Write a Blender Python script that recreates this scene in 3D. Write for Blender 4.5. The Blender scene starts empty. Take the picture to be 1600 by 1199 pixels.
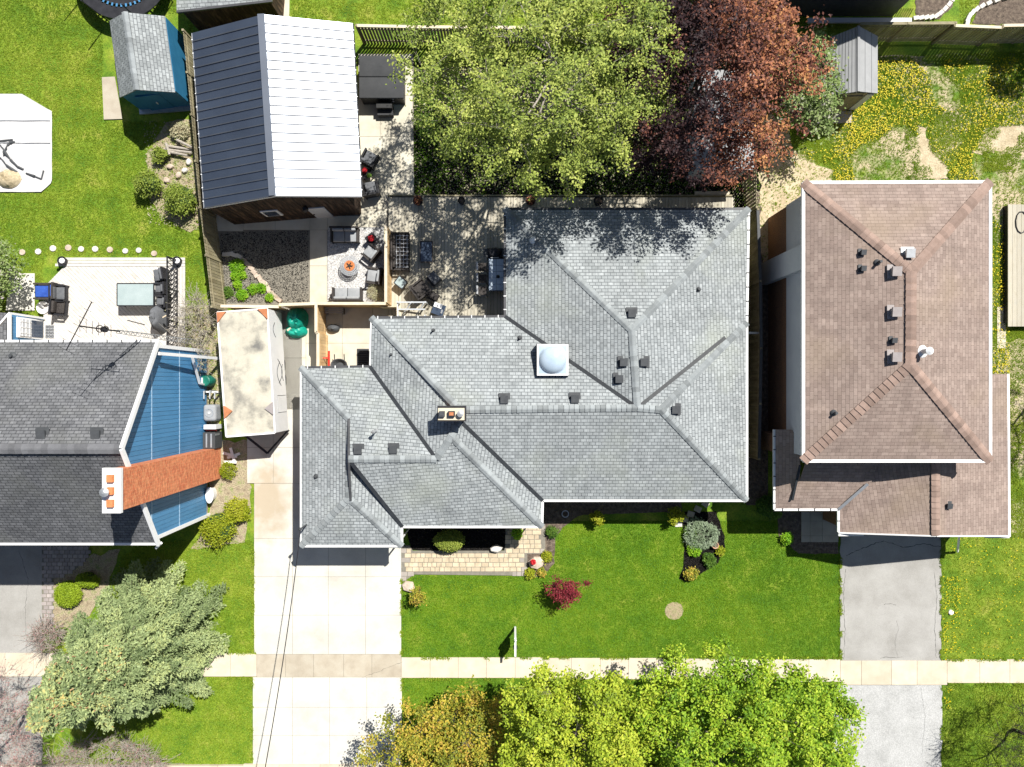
import bpy, math, random
import numpy as np
from mathutils import Vector, Matrix
from mathutils.geometry import intersect_ray_tri

random.seed(7); rng = np.random.default_rng(7)
S = bpy.context.scene
C = S.collection
R = math.radians

# ------------------------------------------------------------------ camera
CAM_H = 37.0          # metres above the ground, looking straight down
PPM = 30.0            # photo pixels per metre on the ground
cam_d = bpy.data.cameras.new('camera'); cam = bpy.data.objects.new('camera', cam_d)
C.objects.link(cam); S.camera = cam
cam.location = (0, 0, CAM_H)
cam_d.sensor_width = 36; cam_d.lens = 36 * CAM_H / (1600 / PPM)
cam_d.clip_end = 500
# ------------------------------------------------------------------ light
TO_SUN = Vector((.352, .466, .81)).normalized()
w = bpy.data.worlds.new('World'); S.world = w; w.use_nodes = True
nt = w.node_tree
sky = nt.nodes.new('ShaderNodeTexSky'); sky.sky_type = 'NISHITA'; sky.sun_disc = False
sky.sun_elevation = math.asin(TO_SUN.z); sky.sun_rotation = math.atan2(TO_SUN.x, TO_SUN.y)
nt.links.new(sky.outputs[0], nt.nodes['Background'].inputs[0])
nt.nodes['Background'].inputs[1].default_value = 0.05
sun_d = bpy.data.lights.new('sun', 'SUN'); sun = bpy.data.objects.new('sun', sun_d)
C.objects.link(sun); sun_d.energy = 5.0; sun_d.angle = R(0.5); sun_d.color = (1, .965, .9)
sun.rotation_euler = TO_SUN.to_track_quat('Z', 'Y').to_euler()
S.view_settings.view_transform = 'Standard'; S.view_settings.look = 'None'
S.view_settings.exposure = 0.62; S.view_settings.gamma = 1
S.view_settings.use_curve_mapping = False

# ------------------------------------------------------------------ helpers
def W(px, py, h=0.0):
    """world point at height h seen at photo pixel (px, py)"""
    k = (CAM_H - h) / CAM_H / PPM
    return Vector(((px - 800) * k, (600 - py) * k, h))

def props(o, label=None, cat=None, group=None, kind=None):
    if label: o['label'] = label
    if cat: o['category'] = cat
    if group: o['group'] = group
    if kind: o['kind'] = kind
    return o

def thing(name, label=None, cat=None, loc=(0, 0, 0), rz=0.0, group=None, kind=None):
    o = bpy.data.objects.new(name, None); C.objects.link(o)
    o.location = loc; o.rotation_euler = (0, 0, rz); o.empty_display_size = .2
    return props(o, label, cat, group, kind)

class MB:
    def __init__(s): s.v = []; s.f = []
    def poly(s, pts):
        n = len(s.v); s.v += [tuple(p) for p in pts]; s.f.append(tuple(range(n, n + len(pts)))); return s
    def prism(s, pts, z0, z1):
        """pts: world xy, vertical prism; counter-clockwise not required"""
        a = sum(pts[i][0]*pts[(i+1) % len(pts)][1] - pts[(i+1) % len(pts)][0]*pts[i][1] for i in range(len(pts)))
        if a < 0: pts = pts[::-1]
        n = len(s.v); m = len(pts)
        s.v += [(p[0], p[1], z0) for p in pts] + [(p[0], p[1], z1) for p in pts]
        s.f.append(tuple(range(n + m, n + 2*m))); s.f.append(tuple(range(n + m - 1, n - 1, -1)))
        for i in range(m):
            j = (i + 1) % m; s.f.append((n + i, n + j, n + m + j, n + m + i))
        return s
    def box(s, c, d, rz=0.0):
        x, y, z = d[0]/2, d[1]/2, d[2]/2; cr, sr = math.cos(rz), math.sin(rz)
        pts = [(c[0] + cr*a*x - sr*b*y, c[1] + sr*a*x + cr*b*y) for a, b in ((-1,-1),(1,-1),(1,1),(-1,1))]
        return s.prism(pts, c[2] - z, c[2] + z)
    def bar(s, a, b, w, t):
        """beam along a-b, w wide (sideways), t thick"""
        a, b = Vector(a), Vector(b); d = (b - a).normalized()
        side = d.cross(Vector((0, 0, 1)))
        if side.length < 1e-4: side = Vector((1, 0, 0))
        side.normalize(); up = side.cross(d).normalized()
        n = len(s.v)
        for p in (a, b):
            for u, q in ((-1,-1),(1,-1),(1,1),(-1,1)): s.v.append(tuple(p + side*(u*w/2) + up*(q*t/2)))
        s.f += [(n,n+1,n+2,n+3),(n+7,n+6,n+5,n+4)] + [(n+i, n+4+i, n+4+(i+1) % 4, n+(i+1) % 4) for i in range(4)]
        return s
    def cyl(s, a, b, r0, r1=None, k=10):
        if r1 is None: r1 = r0
        a, b = Vector(a), Vector(b); d = (b - a).normalized()
        u = d.orthogonal().normalized(); v = d.cross(u); n = len(s.v)
        for p, r in ((a, r0), (b, r1)):
            for i in range(k):
                t = 2*math.pi*i/k; s.v.append(tuple(p + u*(math.cos(t)*r) + v*(math.sin(t)*r)))
        for i in range(k):
            j = (i+1) % k; s.f.append((n+i, n+j, n+k+j, n+k+i))
        s.f.append(tuple(range(n+k-1, n-1, -1))); s.f.append(tuple(range(n+k, n+2*k)))
        return s
    def lathe(s, c, prof, k=16, sx=1, sy=1):
        """prof: list of (r, z)"""
        n = len(s.v)
        for r, z in prof:
            for i in range(k):
                t = 2*math.pi*i/k; s.v.append((c[0] + math.cos(t)*r*sx, c[1] + math.sin(t)*r*sy, c[2] + z))
        for q in range(len(prof) - 1):
            for i in range(k):
                j = (i+1) % k; s.f.append((n+q*k+i, n+q*k+j, n+(q+1)*k+j, n+(q+1)*k+i))
        s.f.append(tuple(range(n + (len(prof)-1)*k, n + len(prof)*k)))
        s.f.append(tuple(range(n+k-1, n-1, -1)))
        return s
    def ring(s, c, r0, r1, z0, z1, k=32):
        n = len(s.v)
        for r, z in ((r0,z0),(r1,z0),(r1,z1),(r0,z1)):
            for i in range(k):
                t = 2*math.pi*i/k; s.v.append((c[0]+math.cos(t)*r, c[1]+math.sin(t)*r, c[2]+z))
        for q in range(4):
            for i in range(k):
                j = (i+1) % k; p = (q+1) % 4
                s.f.append((n+q*k+i, n+q*k+j, n+p*k+j, n+p*k+i))
        return s
    def build(s, name, mat, parent=None, local=False, smooth=False, slope_uv=False):
        me = bpy.data.meshes.new(name)
        o0 = Vector((0,0,0)) if (local or parent is None) else abs_loc(parent)
        vs = s.v if o0.length == 0 else [(x-o0.x, y-o0.y, z-o0.z) for x, y, z in s.v]
        me.from_pydata(vs, [], s.f); me.materials.append(mat)
        if smooth: me.polygons.foreach_set('use_smooth', [True]*len(me.polygons))
        if slope_uv:
            uv = me.uv_layers.new(name='UVMap')
            for p in me.polygons:
                n = p.normal; up = Vector((0,0,1)) - n*n.z
                if up.length < 1e-3: up = Vector((0,1,0))
                up.normalize(); al = up.cross(n).normalized()
                for li in p.loop_indices:
                    q = Vector(s.v[me.loops[li].vertex_index]); uv.data[li].uv = (q.dot(al), q.dot(up))
        me.update()
        o = bpy.data.objects.new(name, me); C.objects.link(o)
        if parent: o.parent = parent
        return o

def abs_loc(o):
    l = Vector(o.location)
    while o.parent: o = o.parent; l += Vector(o.location)
    return l

_cubes = {}
def piece(name, mat, c, d, parent, rz=0.0, rx=0.0, ry=0.0):
    """a box piece sharing one cube mesh per material (c = world centre)"""
    if mat.name not in _cubes:
        me = MB().box((0,0,0),(1,1,1)).build('piece', mat).data
        ob = bpy.data.objects['piece']; bpy.data.objects.remove(ob); _cubes[mat.name] = me
    o = bpy.data.objects.new(name, _cubes[mat.name]); C.objects.link(o)
    o.parent = parent; o.location = Vector(c) - (abs_loc(parent) if parent else Vector((0,0,0)))
    o.scale = d; o.rotation_euler = (rx, ry, rz)
    return o

def rect_piece(name, mat, x0, y0, x1, y1, z0, z1, parent, gap=0.0):
    """box whose TOP is seen as the photo rectangle x0..x1, y0..y1"""
    a = W(x0, y0, z1); b = W(x1, y1, z1)
    return piece(name, mat, ((a.x+b.x)/2, (a.y+b.y)/2, (z0+z1)/2), (abs(b.x-a.x)-gap, abs(a.y-b.y)-gap, z1-z0), parent)

def copy_thing(root, loc, rz=None, label=None, name=None):
    c = root.copy(); C.objects.link(c); c.location = loc
    if rz is not None: c.rotation_euler = (0, 0, rz)
    if label: c['label'] = label
    def rec(src, dst):
        for ch in [o for o in src.children]:
            d = ch.copy(); C.objects.link(d); d.parent = dst; rec(ch, d)
    rec(root, c)
    return c

def flat(name, pts, z, mat, kind='structure', parent=None, thick=.02):
    """thin sheet of ground cover: outline in photo pixels at ground level"""
    m = MB().prism([tuple(W(x, y, 0))[:2] for x, y in pts], z - thick, z)
    o = m.build(name, mat, parent)
    if not parent: o['kind'] = kind
    return o

def wob(pts, amp=2.0, step=14, seed=1):
    """wobble an outline (photo pixels) so that its edge is not ruler-straight"""
    r = random.Random(seed); out = []
    for i in range(len(pts)):
        a, b = pts[i], pts[(i+1) % len(pts)]
        n = max(1, int(math.hypot(b[0]-a[0], b[1]-a[1]) / step))
        for k in range(n):
            t = k/n; out.append((a[0]+(b[0]-a[0])*t + r.uniform(-amp, amp), a[1]+(b[1]-a[1])*t + r.uniform(-amp, amp)))
    return out

def in_poly(x, y, pts):
    ins = np.zeros(len(x), bool); n = len(pts)
    for i in range(n):
        x0, y0 = pts[i]; x1, y1 = pts[(i+1) % n]
        if y0 == y1: continue
        c = ((y0 > y) != (y1 > y)) & (x < (x1-x0)*(y-y0)/(y1-y0) + x0)
        ins ^= c
    return ins

# ------------------------------------------------------------------ materials
def new_mat(name):
    m = bpy.data.materials.new(name); m.use_nodes = True
    n = m.node_tree; return m, n, n.nodes['Principled BSDF']

def mat(name, cols, scale=3.0, rough=.85, bump=.0, bscale=40.0, rand=.0, metal=.0, detail=6, stretch=None,
        spots=None, spot_scale=1.0, spot_thr=.62, fine=.15, fine_scale=60.0, spec=.3, objspace=False):
    """cols: list of colours spread over a noise ramp; fine = brightness grain; spots = second colour in patches"""
    m, n, b = new_mat(name); N = n.nodes.new; L = n.links.new
    if objspace:
        tc = N('ShaderNodeTexCoord'); src = tc.outputs['Object']
    else:
        g = N('ShaderNodeNewGeometry'); src = g.outputs['Position']
    if stretch:
        mp = N('ShaderNodeMapping'); mp.inputs['Scale'].default_value = stretch; L(src, mp.inputs[0]); src = mp.outputs[0]
    tx = N('ShaderNodeTexNoise'); tx.inputs['Scale'].default_value = scale; tx.inputs['Detail'].default_value = detail
    tx.inputs['Roughness'].default_value = .6; L(src, tx.inputs['Vector'])
    rp = N('ShaderNodeValToRGB'); L(tx.outputs['Fac'], rp.inputs[0]); e = rp.color_ramp.elements
    e[0].position = .3; e[1].position = .7; e[0].color = (*cols[0], 1); e[1].color = (*cols[-1], 1)
    for i in range(1, len(cols)-1):
        q = e.new(.3 + .4*i/(len(cols)-1)); q.color = (*cols[i], 1)
    col = rp.outputs[0]
    if spots:
        t2 = N('ShaderNodeTexNoise'); t2.inputs['Scale'].default_value = spot_scale; t2.inputs['Detail'].default_value = 11; t2.inputs['Roughness'].default_value = .68
        L(src, t2.inputs['Vector']); r2 = N('ShaderNodeValToRGB'); L(t2.outputs['Fac'], r2.inputs[0])
        r2.color_ramp.elements[0].position = spot_thr-.06; r2.color_ramp.elements[1].position = spot_thr+.06
        mx = N('ShaderNodeMix'); mx.data_type = 'RGBA'; L(r2.outputs[0], mx.inputs[0]); L(col, mx.inputs[6])
        mx.inputs[7].default_value = (*spots, 1); col = mx.outputs[2]
    val = None
    if fine > 0:
        t3 = N('ShaderNodeTexNoise'); t3.inputs['Scale'].default_value = fine_scale; t3.inputs['Detail'].default_value = 3
        L(src, t3.inputs['Vector']); mr = N('ShaderNodeMapRange'); L(t3.outputs['Fac'], mr.inputs[0])
        mr.inputs[1].default_value = .25; mr.inputs[2].default_value = .75
        mr.inputs[3].default_value = 1-fine; mr.inputs[4].default_value = 1+fine; val = mr.outputs[0]
    if rand > 0:
        oi = N('ShaderNodeObjectInfo'); mr = N('ShaderNodeMapRange'); L(oi.outputs['Random'], mr.inputs[0])
        mr.inputs[3].default_value = 1-rand; mr.inputs[4].default_value = 1+rand
        if val is None: val = mr.outputs[0]
        else:
            mm = N('ShaderNodeMath'); mm.operation = 'MULTIPLY'; L(val, mm.inputs[0]); L(mr.outputs[0], mm.inputs[1]); val = mm.outputs[0]
    if val is not None:
        hs = N('ShaderNodeVectorMath'); hs.operation = 'SCALE'; L(col, hs.inputs[0]); L(val, hs.inputs['Scale']); col = hs.outputs[0]
    L(col, b.inputs['Base Color'])
    b.inputs['Roughness'].default_value = rough; b.inputs['Metallic'].default_value = metal
    b.inputs['Specular IOR Level'].default_value = spec
    if bump > 0:
        t4 = N('ShaderNodeTexNoise'); t4.inputs['Scale'].default_value = bscale; t4.inputs['Detail'].default_value = 4
        L(src, t4.inputs['Vector']); bp = N('ShaderNodeBump'); bp.inputs['Strength'].default_value = bump
        bp.inputs['Distance'].default_value = .03; L(t4.outputs['Fac'], bp.inputs['Height']); L(bp.outputs[0], b.inputs['Normal'])
    return m

def shingle_mat(name, c1, c2, line, row=.165, wid=.29, blotch=.10, rand2=.55, line_size=.021, dash=.68, phase=0):
    m, n, b = new_mat(name); N = n.nodes.new; L = n.links.new
    uv = N('ShaderNodeUVMap')
    def brick(wd, off, a, c, mort, ms):
        t = N('ShaderNodeTexBrick'); t.inputs['Scale'].default_value = 1; t.offset = off
        t.inputs['Brick Width'].default_value = wd; t.inputs['Row Height'].default_value = row
        t.inputs['Color1'].default_value = (*a, 1); t.inputs['Color2'].default_value = (*c, 1)
        t.inputs['Mortar'].default_value = (*mort, 1); t.inputs['Mortar Size'].default_value = ms
        t.inputs['Mortar Smooth'].default_value = .7
        L(uv.outputs[0], t.inputs['Vector']); return t
    t1 = brick(wid, .5, c1, c2, line, line_size)
    t2 = brick(wid*.62, .37, (dash,)*3, (1,)*3, (dash*.9,)*3, line_size)
    mx = N('ShaderNodeMix'); mx.data_type = 'RGBA'; mx.blend_type = 'MULTIPLY'; mx.inputs[0].default_value = rand2
    L(t1.outputs[0], mx.inputs[6]); L(t2.outputs[0], mx.inputs[7]); col = mx.outputs[2]
    g = N('ShaderNodeNewGeometry')
    val = None
    for sc, am in ((.5, blotch), (45, .14), (5, .07), (1.6, .06)):
        tn = N('ShaderNodeTexNoise'); tn.inputs['Scale'].default_value = sc; tn.inputs['Detail'].default_value = 4
        L(g.outputs['Position'], tn.inputs['Vector']); mr = N('ShaderNodeMapRange'); L(tn.outputs['Fac'], mr.inputs[0])
        mr.inputs[1].default_value = .3; mr.inputs[2].default_value = .7
        mr.inputs[3].default_value = 1-am; mr.inputs[4].default_value = 1+am
        vm = N('ShaderNodeVectorMath'); vm.operation = 'SCALE'; L(col, vm.inputs[0]); L(mr.outputs[0], vm.inputs['Scale']); col = vm.outputs[0]
    # rain streaks running down the slope and a little lichen
    mp = N('ShaderNodeMapping'); mp.inputs['Scale'].default_value = (3.2, .28, 1); L(uv.outputs[0], mp.inputs[0])
    ts = N('ShaderNodeTexNoise'); ts.inputs['Scale'].default_value = 1; ts.inputs['Detail'].default_value = 6; L(mp.outputs[0], ts.inputs['Vector'])
    mr = N('ShaderNodeMapRange'); L(ts.outputs['Fac'], mr.inputs[0]); mr.inputs[1].default_value = .35; mr.inputs[2].default_value = .68; mr.inputs[3].default_value = .91; mr.inputs[4].default_value = 1.05
    vm = N('ShaderNodeVectorMath'); vm.operation = 'SCALE'; L(col, vm.inputs[0]); L(mr.outputs[0], vm.inputs['Scale']); col = vm.outputs[0]
    tl = N('ShaderNodeTexNoise'); tl.inputs['Scale'].default_value = .35; tl.inputs['Detail'].default_value = 9; L(g.outputs['Position'], tl.inputs['Vector'])
    rl_ = N('ShaderNodeMapRange'); L(tl.outputs['Fac'], rl_.inputs[0]); rl_.inputs[1].default_value = .52; rl_.inputs[2].default_value = .75; rl_.inputs[4].default_value = .5
    ml = N('ShaderNodeMix'); ml.data_type = 'RGBA'; L(rl_.outputs[0], ml.inputs[0]); L(col, ml.inputs[6]); ml.inputs[7].default_value = tuple((c1[i]+c2[i])*.5*(1.0, 1.0, .82)[i] for i in range(3)) + (1,); col = ml.outputs[2]
    L(col, b.inputs['Base Color']); b.inputs['Roughness'].default_value = .9; b.inputs['Specular IOR Level'].default_value = .2
    bp = N('ShaderNodeBump'); bp.inputs['Strength'].default_value = .6; bp.inputs['Distance'].default_value = .02; bp.invert = True
    L(t1.outputs['Fac'], bp.inputs['Height']); L(bp.outputs[0], b.inputs['Normal'])
    return m

def leaf_mat(name, cols, trans=.3, rough=.6):
    m, n, b = new_mat(name); N = n.nodes.new; L = n.links.new
    at = N('ShaderNodeAttribute'); at.attribute_name = 'tint'
    rp = N('ShaderNodeValToRGB'); L(at.outputs['Fac'], rp.inputs[0]); e = rp.color_ramp.elements
    e[0].position = 0; e[1].position = 1; e[0].color = (*cols[0], 1); e[1].color = (*cols[-1], 1)
    for i in range(1, len(cols)-1):
        q = e.new(i/(len(cols)-1)); q.color = (*cols[i], 1)
    L(rp.outputs[0], b.inputs['Base Color']); b.inputs['Roughness'].default_value = rough
    b.inputs['Specular IOR Level'].default_value = .25
    if trans > 0:
        t = N('ShaderNodeBsdfTranslucent'); L(rp.outputs[0], t.inputs[0]); ms = N('ShaderNodeMixShader'); ms.inputs[0].default_value = trans
        L(b.outputs[0], ms.inputs[1]); L(t.outputs[0], ms.inputs[2]); L(ms.outputs[0], n.nodes['Material Output'].inputs[0])
    return m

M = {}
M['soil_base'] = mat('bare earth', [(.10,.075,.045), (.2,.16,.1)], 2, bump=.5)
M['lawn'] = mat('lawn turf', [(.035,.10,.005), (.075,.165,.007), (.13,.21,.01), (.2,.24,.028)], 1.1, detail=9, fine=.45, fine_scale=22, bump=.8, bscale=30)
M['lawn_back'] = mat('lawn turf yellower', [(.055,.13,.008), (.11,.20,.012), (.19,.26,.02), (.28,.29,.05)], .9, detail=9, fine=.45, fine_scale=20, bump=.8, bscale=30)
M['weed'] = mat('weedy ground', [(.05,.13,.01), (.11,.2,.015), (.2,.25,.025)], 1.6, detail=9, fine=.4, fine_scale=20,
                spots=(.46,.38,.25), spot_scale=.45, spot_thr=.51, bump=.8, bscale=25)
M['sand'] = mat('dry sandy earth', [(.34,.27,.16), (.46,.38,.25), (.54,.46,.32)], 1.4, detail=9, fine=.3, fine_scale=14, bump=.8, bscale=8)
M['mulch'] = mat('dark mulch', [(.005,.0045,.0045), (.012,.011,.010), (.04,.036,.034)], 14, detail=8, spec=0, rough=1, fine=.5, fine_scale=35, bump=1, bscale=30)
M['bed'] = mat('planting bed', [(.05,.04,.03), (.12,.09,.07), (.2,.16,.12)], 6, detail=8, fine=.4, fine_scale=30, bump=1, bscale=25)
M['drybed'] = mat('dry leaf litter', [(.22,.17,.11), (.36,.3,.2), (.2,.24,.08)], 3, detail=9, fine=.5, fine_scale=18, bump=1, bscale=20)
M['conc'] = mat('pale concrete', [(.47,.445,.39), (.56,.54,.48), (.62,.60,.54)], .55, detail=10, fine=.07, fine_scale=30, rand=.035, bump=.1)
# the drive's big brown stain beside the trailer, and faint tyre grime
_m = M['conc']; _n = _m.node_tree; _b = _n.nodes['Principled BSDF']; _src = _b.inputs['Base Color'].links[0].from_socket
_g = _n.nodes.new('ShaderNodeNewGeometry'); _d = _n.nodes.new('ShaderNodeVectorMath'); _d.operation = 'MULTIPLY_ADD'; _d.inputs[1].default_value = (.75, .42, 0); _d.inputs[2].default_value = tuple(-W(417, 780)[i]*(.75, .42, 0)[i] for i in range(3))
_n.links.new(_g.outputs['Position'], _d.inputs[0]); _l = _n.nodes.new('ShaderNodeVectorMath'); _l.operation = 'LENGTH'; _n.links.new(_d.outputs[0], _l.inputs[0])
_t = _n.nodes.new('ShaderNodeTexNoise'); _t.inputs['Scale'].default_value = 1.8; _t.inputs['Detail'].default_value = 8; _n.links.new(_g.outputs['Position'], _t.inputs['Vector'])
_a = _n.nodes.new('ShaderNodeMath'); _a.operation = 'MULTIPLY_ADD'; _a.inputs[1].default_value = 1.3; _n.links.new(_t.outputs['Fac'], _a.inputs[0]); _n.links.new(_l.outputs['Value'], _a.inputs[2])
_r = _n.nodes.new('ShaderNodeMapRange'); _n.links.new(_a.outputs[0], _r.inputs[0]); _r.inputs[1].default_value = 1.05; _r.inputs[2].default_value = 1.75; _r.inputs[3].default_value = .8; _r.inputs[4].default_value = 0
_x = _n.nodes.new('ShaderNodeMix'); _x.data_type = 'RGBA'; _n.links.new(_r.outputs[0], _x.inputs[0]); _n.links.new(_src, _x.inputs[6]); _x.inputs[7].default_value = (.40, .32, .22, 1); _n.links.new(_x.outputs[2], _b.inputs['Base Color'])
M['conc_walk'] = mat('cream concrete', [(.50,.43,.32), (.56,.49,.38), (.62,.55,.44)], 1.2, detail=8, fine=.07, fine_scale=40, rand=.07, bump=.1)
M['conc_tan'] = mat('tan concrete', [(.36,.31,.24), (.42,.37,.29), (.46,.42,.34)], 1.5, detail=8, fine=.08, fine_scale=40, rand=.05, bump=.1)
M['conc_patio'] = mat('patio concrete', [(.46,.42,.33), (.56,.52,.42), (.6,.57,.48)], 1.0, detail=8, fine=.07, fine_scale=40, rand=.04, bump=.1)
M['joint'] = mat('dark joint sand', [(.16,.15,.125), (.24,.22,.18)], 6, fine=.2)
M['asphalt'] = mat('worn pale asphalt', [(.27,.26,.24), (.33,.32,.30), (.38,.37,.35)], .7, detail=10, fine=.18, fine_scale=45, bump=.3)
M['asphalt2'] = mat('worn light asphalt', [(.33,.33,.32), (.40,.40,.39), (.44,.44,.43)], .9, detail=10, fine=.28, fine_scale=22, bump=.3)
M['crack'] = mat('asphalt crack', [(.05,.05,.05), (.1,.1,.09)], 5)
M['paver'] = mat('tan paver', [(.42,.34,.23), (.52,.43,.3), (.58,.49,.36)], 3, fine=.1, rand=.13, bump=.15)
M['paver_edge'] = mat('grey paver', [(.30,.27,.24), (.38,.34,.3)], 3, fine=.1, rand=.1, bump=.15)
M['brickwalk'] = mat('grey brick paver', [(.30,.27,.26), (.4,.35,.33)], 3, fine=.1, rand=.15)
M['gravel'] = mat('white gravel', [(.2,.2,.2), (.5,.49,.48), (.7,.69,.67)], 16, detail=5, fine=.4, fine_scale=24, bump=.8, bscale=22)
M['deckwood'] = mat('weathered deck board', [(.38,.345,.265), (.48,.44,.35), (.42,.40,.34)], 3, stretch=(6,.6,1), fine=.12, rand=.16, bump=.2)
M['deckpale'] = mat('pale sun-bleached deck board', [(.50,.465,.42), (.57,.54,.50), (.6,.58,.55)], 3, fine=.06, rand=.06, bump=.1)
M['fence'] = mat('weathered fence board', [(.20,.17,.10), (.27,.24,.15), (.33,.29,.2)], 4, stretch=(1,1,.3), fine=.12, rand=.2, bump=.2)
M['cedar'] = mat('fresh cedar board', [(.50,.33,.16), (.6,.42,.22), (.66,.49,.28)], 4, stretch=(1,1,.3), fine=.1, rand=.12, bump=.1)
M['cedarcap'] = mat('pale timber cap', [(.6,.5,.36), (.68,.6,.46)], 4, fine=.08)
M['shingle'] = shingle_mat('grey laminated shingle', (.285,.308,.315), (.375,.40,.407), (.165,.18,.19))
M['shingle_dark'] = shingle_mat('charcoal shingle', (.13,.133,.142), (.19,.193,.203), (.065,.068,.075), row=.15)
M['shingle_brown'] = shingle_mat('rose brown shingle', (.25,.19,.163), (.32,.25,.215), (.16,.12,.10), row=.16, wid=.34, rand2=.2, line_size=.008, blotch=.08)
M['shingle_shed'] = shingle_mat('pale grey shed shingle', (.25,.27,.275), (.36,.385,.39), (.15,.16,.17), row=.16, rand2=.3)
M['cap'] = mat('grey ridge cap', [(.215,.235,.242), (.26,.28,.286)], 5, rand=.26, fine=.15, bump=.2)
M['cap_dark'] = mat('charcoal ridge cap', [(.105,.107,.115), (.13,.132,.14)], 5, rand=.18, fine=.15, bump=.2)
M['cap_brown'] = mat('terracotta ridge cap', [(.24,.168,.135), (.30,.215,.178)], 5, rand=.24, fine=.12, bump=.2)
M['valley'] = mat('black valley metal', [(.02,.022,.026), (.035,.04,.045)], 4, rough=.5, fine=.05)
M['gutter_w'] = mat('white gutter', [(.68,.68,.67), (.78,.78,.77)], 2, rough=.5, fine=.05)
M['gutter_k'] = mat('dark gutter', [(.05,.052,.055), (.08,.08,.085)], 2, rough=.4, fine=.05)
M['white'] = mat('white paint', [(.74,.74,.73), (.8,.8,.8)], 2, rough=.6, fine=.04)
M['whiteblue'] = mat('pale grey vinyl siding', [(.5,.52,.55), (.56,.58,.6)], 1, rough=.6, fine=.04, rand=.04)
M['blue'] = mat('blue vinyl siding', [(.055,.19,.36), (.075,.23,.42)], .7, rough=.5, fine=.06, rand=.07)
M['blue_shed'] = mat('blue painted shed wall', [(.02,.13,.25), (.03,.17,.31)], 2, rough=.6, fine=.06)
M['brick'] = mat('brown brick wall', [(.16,.08,.05), (.26,.14,.08), (.12,.08,.06)], 9, fine=.3, fine_scale=15, bump=.3)
M['wall_buff'] = mat('buff brick wall', [(.3,.25,.2), (.38,.32,.26)], 5, fine=.1)
M['barnwood'] = mat('dark brown board siding', [(.012,.008,.006), (.04,.024,.015), (.12,.075,.045)], 8, stretch=(1,1,.15), fine=.25, rand=.35, bump=.2)
M['metal_roof'] = mat('slate metal roofing', [(.26,.285,.33), (.31,.34,.39)], .8, rough=.42, metal=1, fine=.04, rand=.07)
M['metal_seam'] = mat('metal roof rib', [(.10,.11,.13), (.14,.15,.17)], .8, rough=.4, metal=.6, fine=.02)
M['glass'] = mat('dark window glass', [(.03,.045,.07), (.06,.08,.12)], 1, rough=.1, fine=0, spec=.6)
M['glass_pale'] = mat('pale table glass', [(.30,.37,.37), (.38,.45,.45)], 1.5, rough=.12, fine=0, spec=.6)
M['black'] = mat('black painted metal', [(.015,.015,.018), (.03,.03,.034)], 3, rough=.5, fine=.05)
M['wicker'] = mat('dark wicker', [(.02,.018,.017), (.07,.06,.055)], 25, rough=.7, fine=.4, fine_scale=50, bump=.5)
M['charcoal'] = mat('charcoal cover', [(.045,.047,.05), (.06,.062,.065)], 2, rough=.9, fine=.05)
M['tubdark'] = mat('dark tub skirt', [(.02,.02,.02), (.03,.03,.03)], 2, rough=.5)
M['cushion'] = mat('grey cushion', [(.26,.27,.28), (.32,.33,.34)], 5, rough=.9, fine=.08, bump=.2, bscale=12)
M['cushion_d'] = mat('slate cushion', [(.10,.105,.115), (.14,.145,.155)], 5, rough=.9, fine=.08, bump=.2, bscale=12)
M['cushion_b'] = mat('blue cushion', [(.02,.06,.3), (.04,.11,.45)], 4, rough=.9)
M['metal_g'] = mat('galvanised metal', [(.42,.43,.44), (.55,.56,.57)], 5, rough=.4, metal=.6, fine=.05)
M['ventbox'] = mat('grey roof vent', [(.05,.053,.058), (.075,.08,.085)], 5, rough=.6, fine=.05)
M['ventbox_b'] = mat('brown grey roof vent', [(.27,.24,.235), (.33,.3,.29)], 5, rough=.5, fine=.05)
M['tan_cap'] = mat('cream chimney crown', [(.55,.48,.36), (.62,.55,.43)], 4, fine=.06)
M['orange_tile'] = mat('orange clay flue', [(.5,.17,.06), (.6,.24,.1)], 6, fine=.1)
M['rust'] = mat('orange brown patch', [(.35,.13,.06), (.5,.2,.09)], 6, fine=.1)
M['red'] = mat('red plastic', [(.5,.02,.015), (.62,.04,.02)], 4, rough=.4)
M['green_tarp'] = mat('green tarpaulin', [(0,.17,.13), (.005,.28,.2), (.02,.36,.27)], 2.5, rough=.4, bump=.6, bscale=5)
M['green_pl'] = mat('green plastic', [(.01,.13,.09), (.02,.2,.14)], 3, rough=.45)
M['tarp_w'] = mat('white tarpaulin', [(.48,.475,.47), (.62,.61,.61)], 1.2, rough=.6, bump=.8, bscale=2, fine=.05)
M['trailer_top'] = mat('stained canvas roof', [(.17,.165,.15), (.46,.43,.35), (.54,.5,.42)], 1.0, detail=4, fine=.08, fine_scale=20, bump=.3, bscale=2)
M['rock'] = mat('pinkish rock', [(.36,.28,.22), (.5,.41,.33), (.56,.48,.41)], 3, fine=.15, bump=.6, bscale=8)
M['rock_w'] = mat('pale rock', [(.5,.47,.43), (.68,.65,.6)], 3, fine=.12, bump=.6, bscale=8)
M['bark'] = mat('grey bark', [(.13,.11,.09), (.25,.22,.19)], 9, fine=.2, bump=.4)
M['bark_pale'] = mat('pale twig bark', [(.28,.25,.21), (.42,.38,.33)], 9, fine=.2)
M['bark_dark'] = mat('dark bark', [(.03,.022,.02), (.07,.055,.045)], 9, fine=.2)
M['terracotta'] = mat('terracotta pot', [(.45,.25,.16), (.55,.33,.22)], 3)
M['tile_w'] = mat('pale blue tile', [(.42,.5,.6), (.5,.58,.66)], 3, rough=.25, rand=.06, fine=.03)
M['sign_white'] = M['white']
M['orange_top'] = mat('copper fire bowl', [(.42,.13,.04), (.6,.22,.08)], 10, rough=.5, fine=.2)
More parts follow.
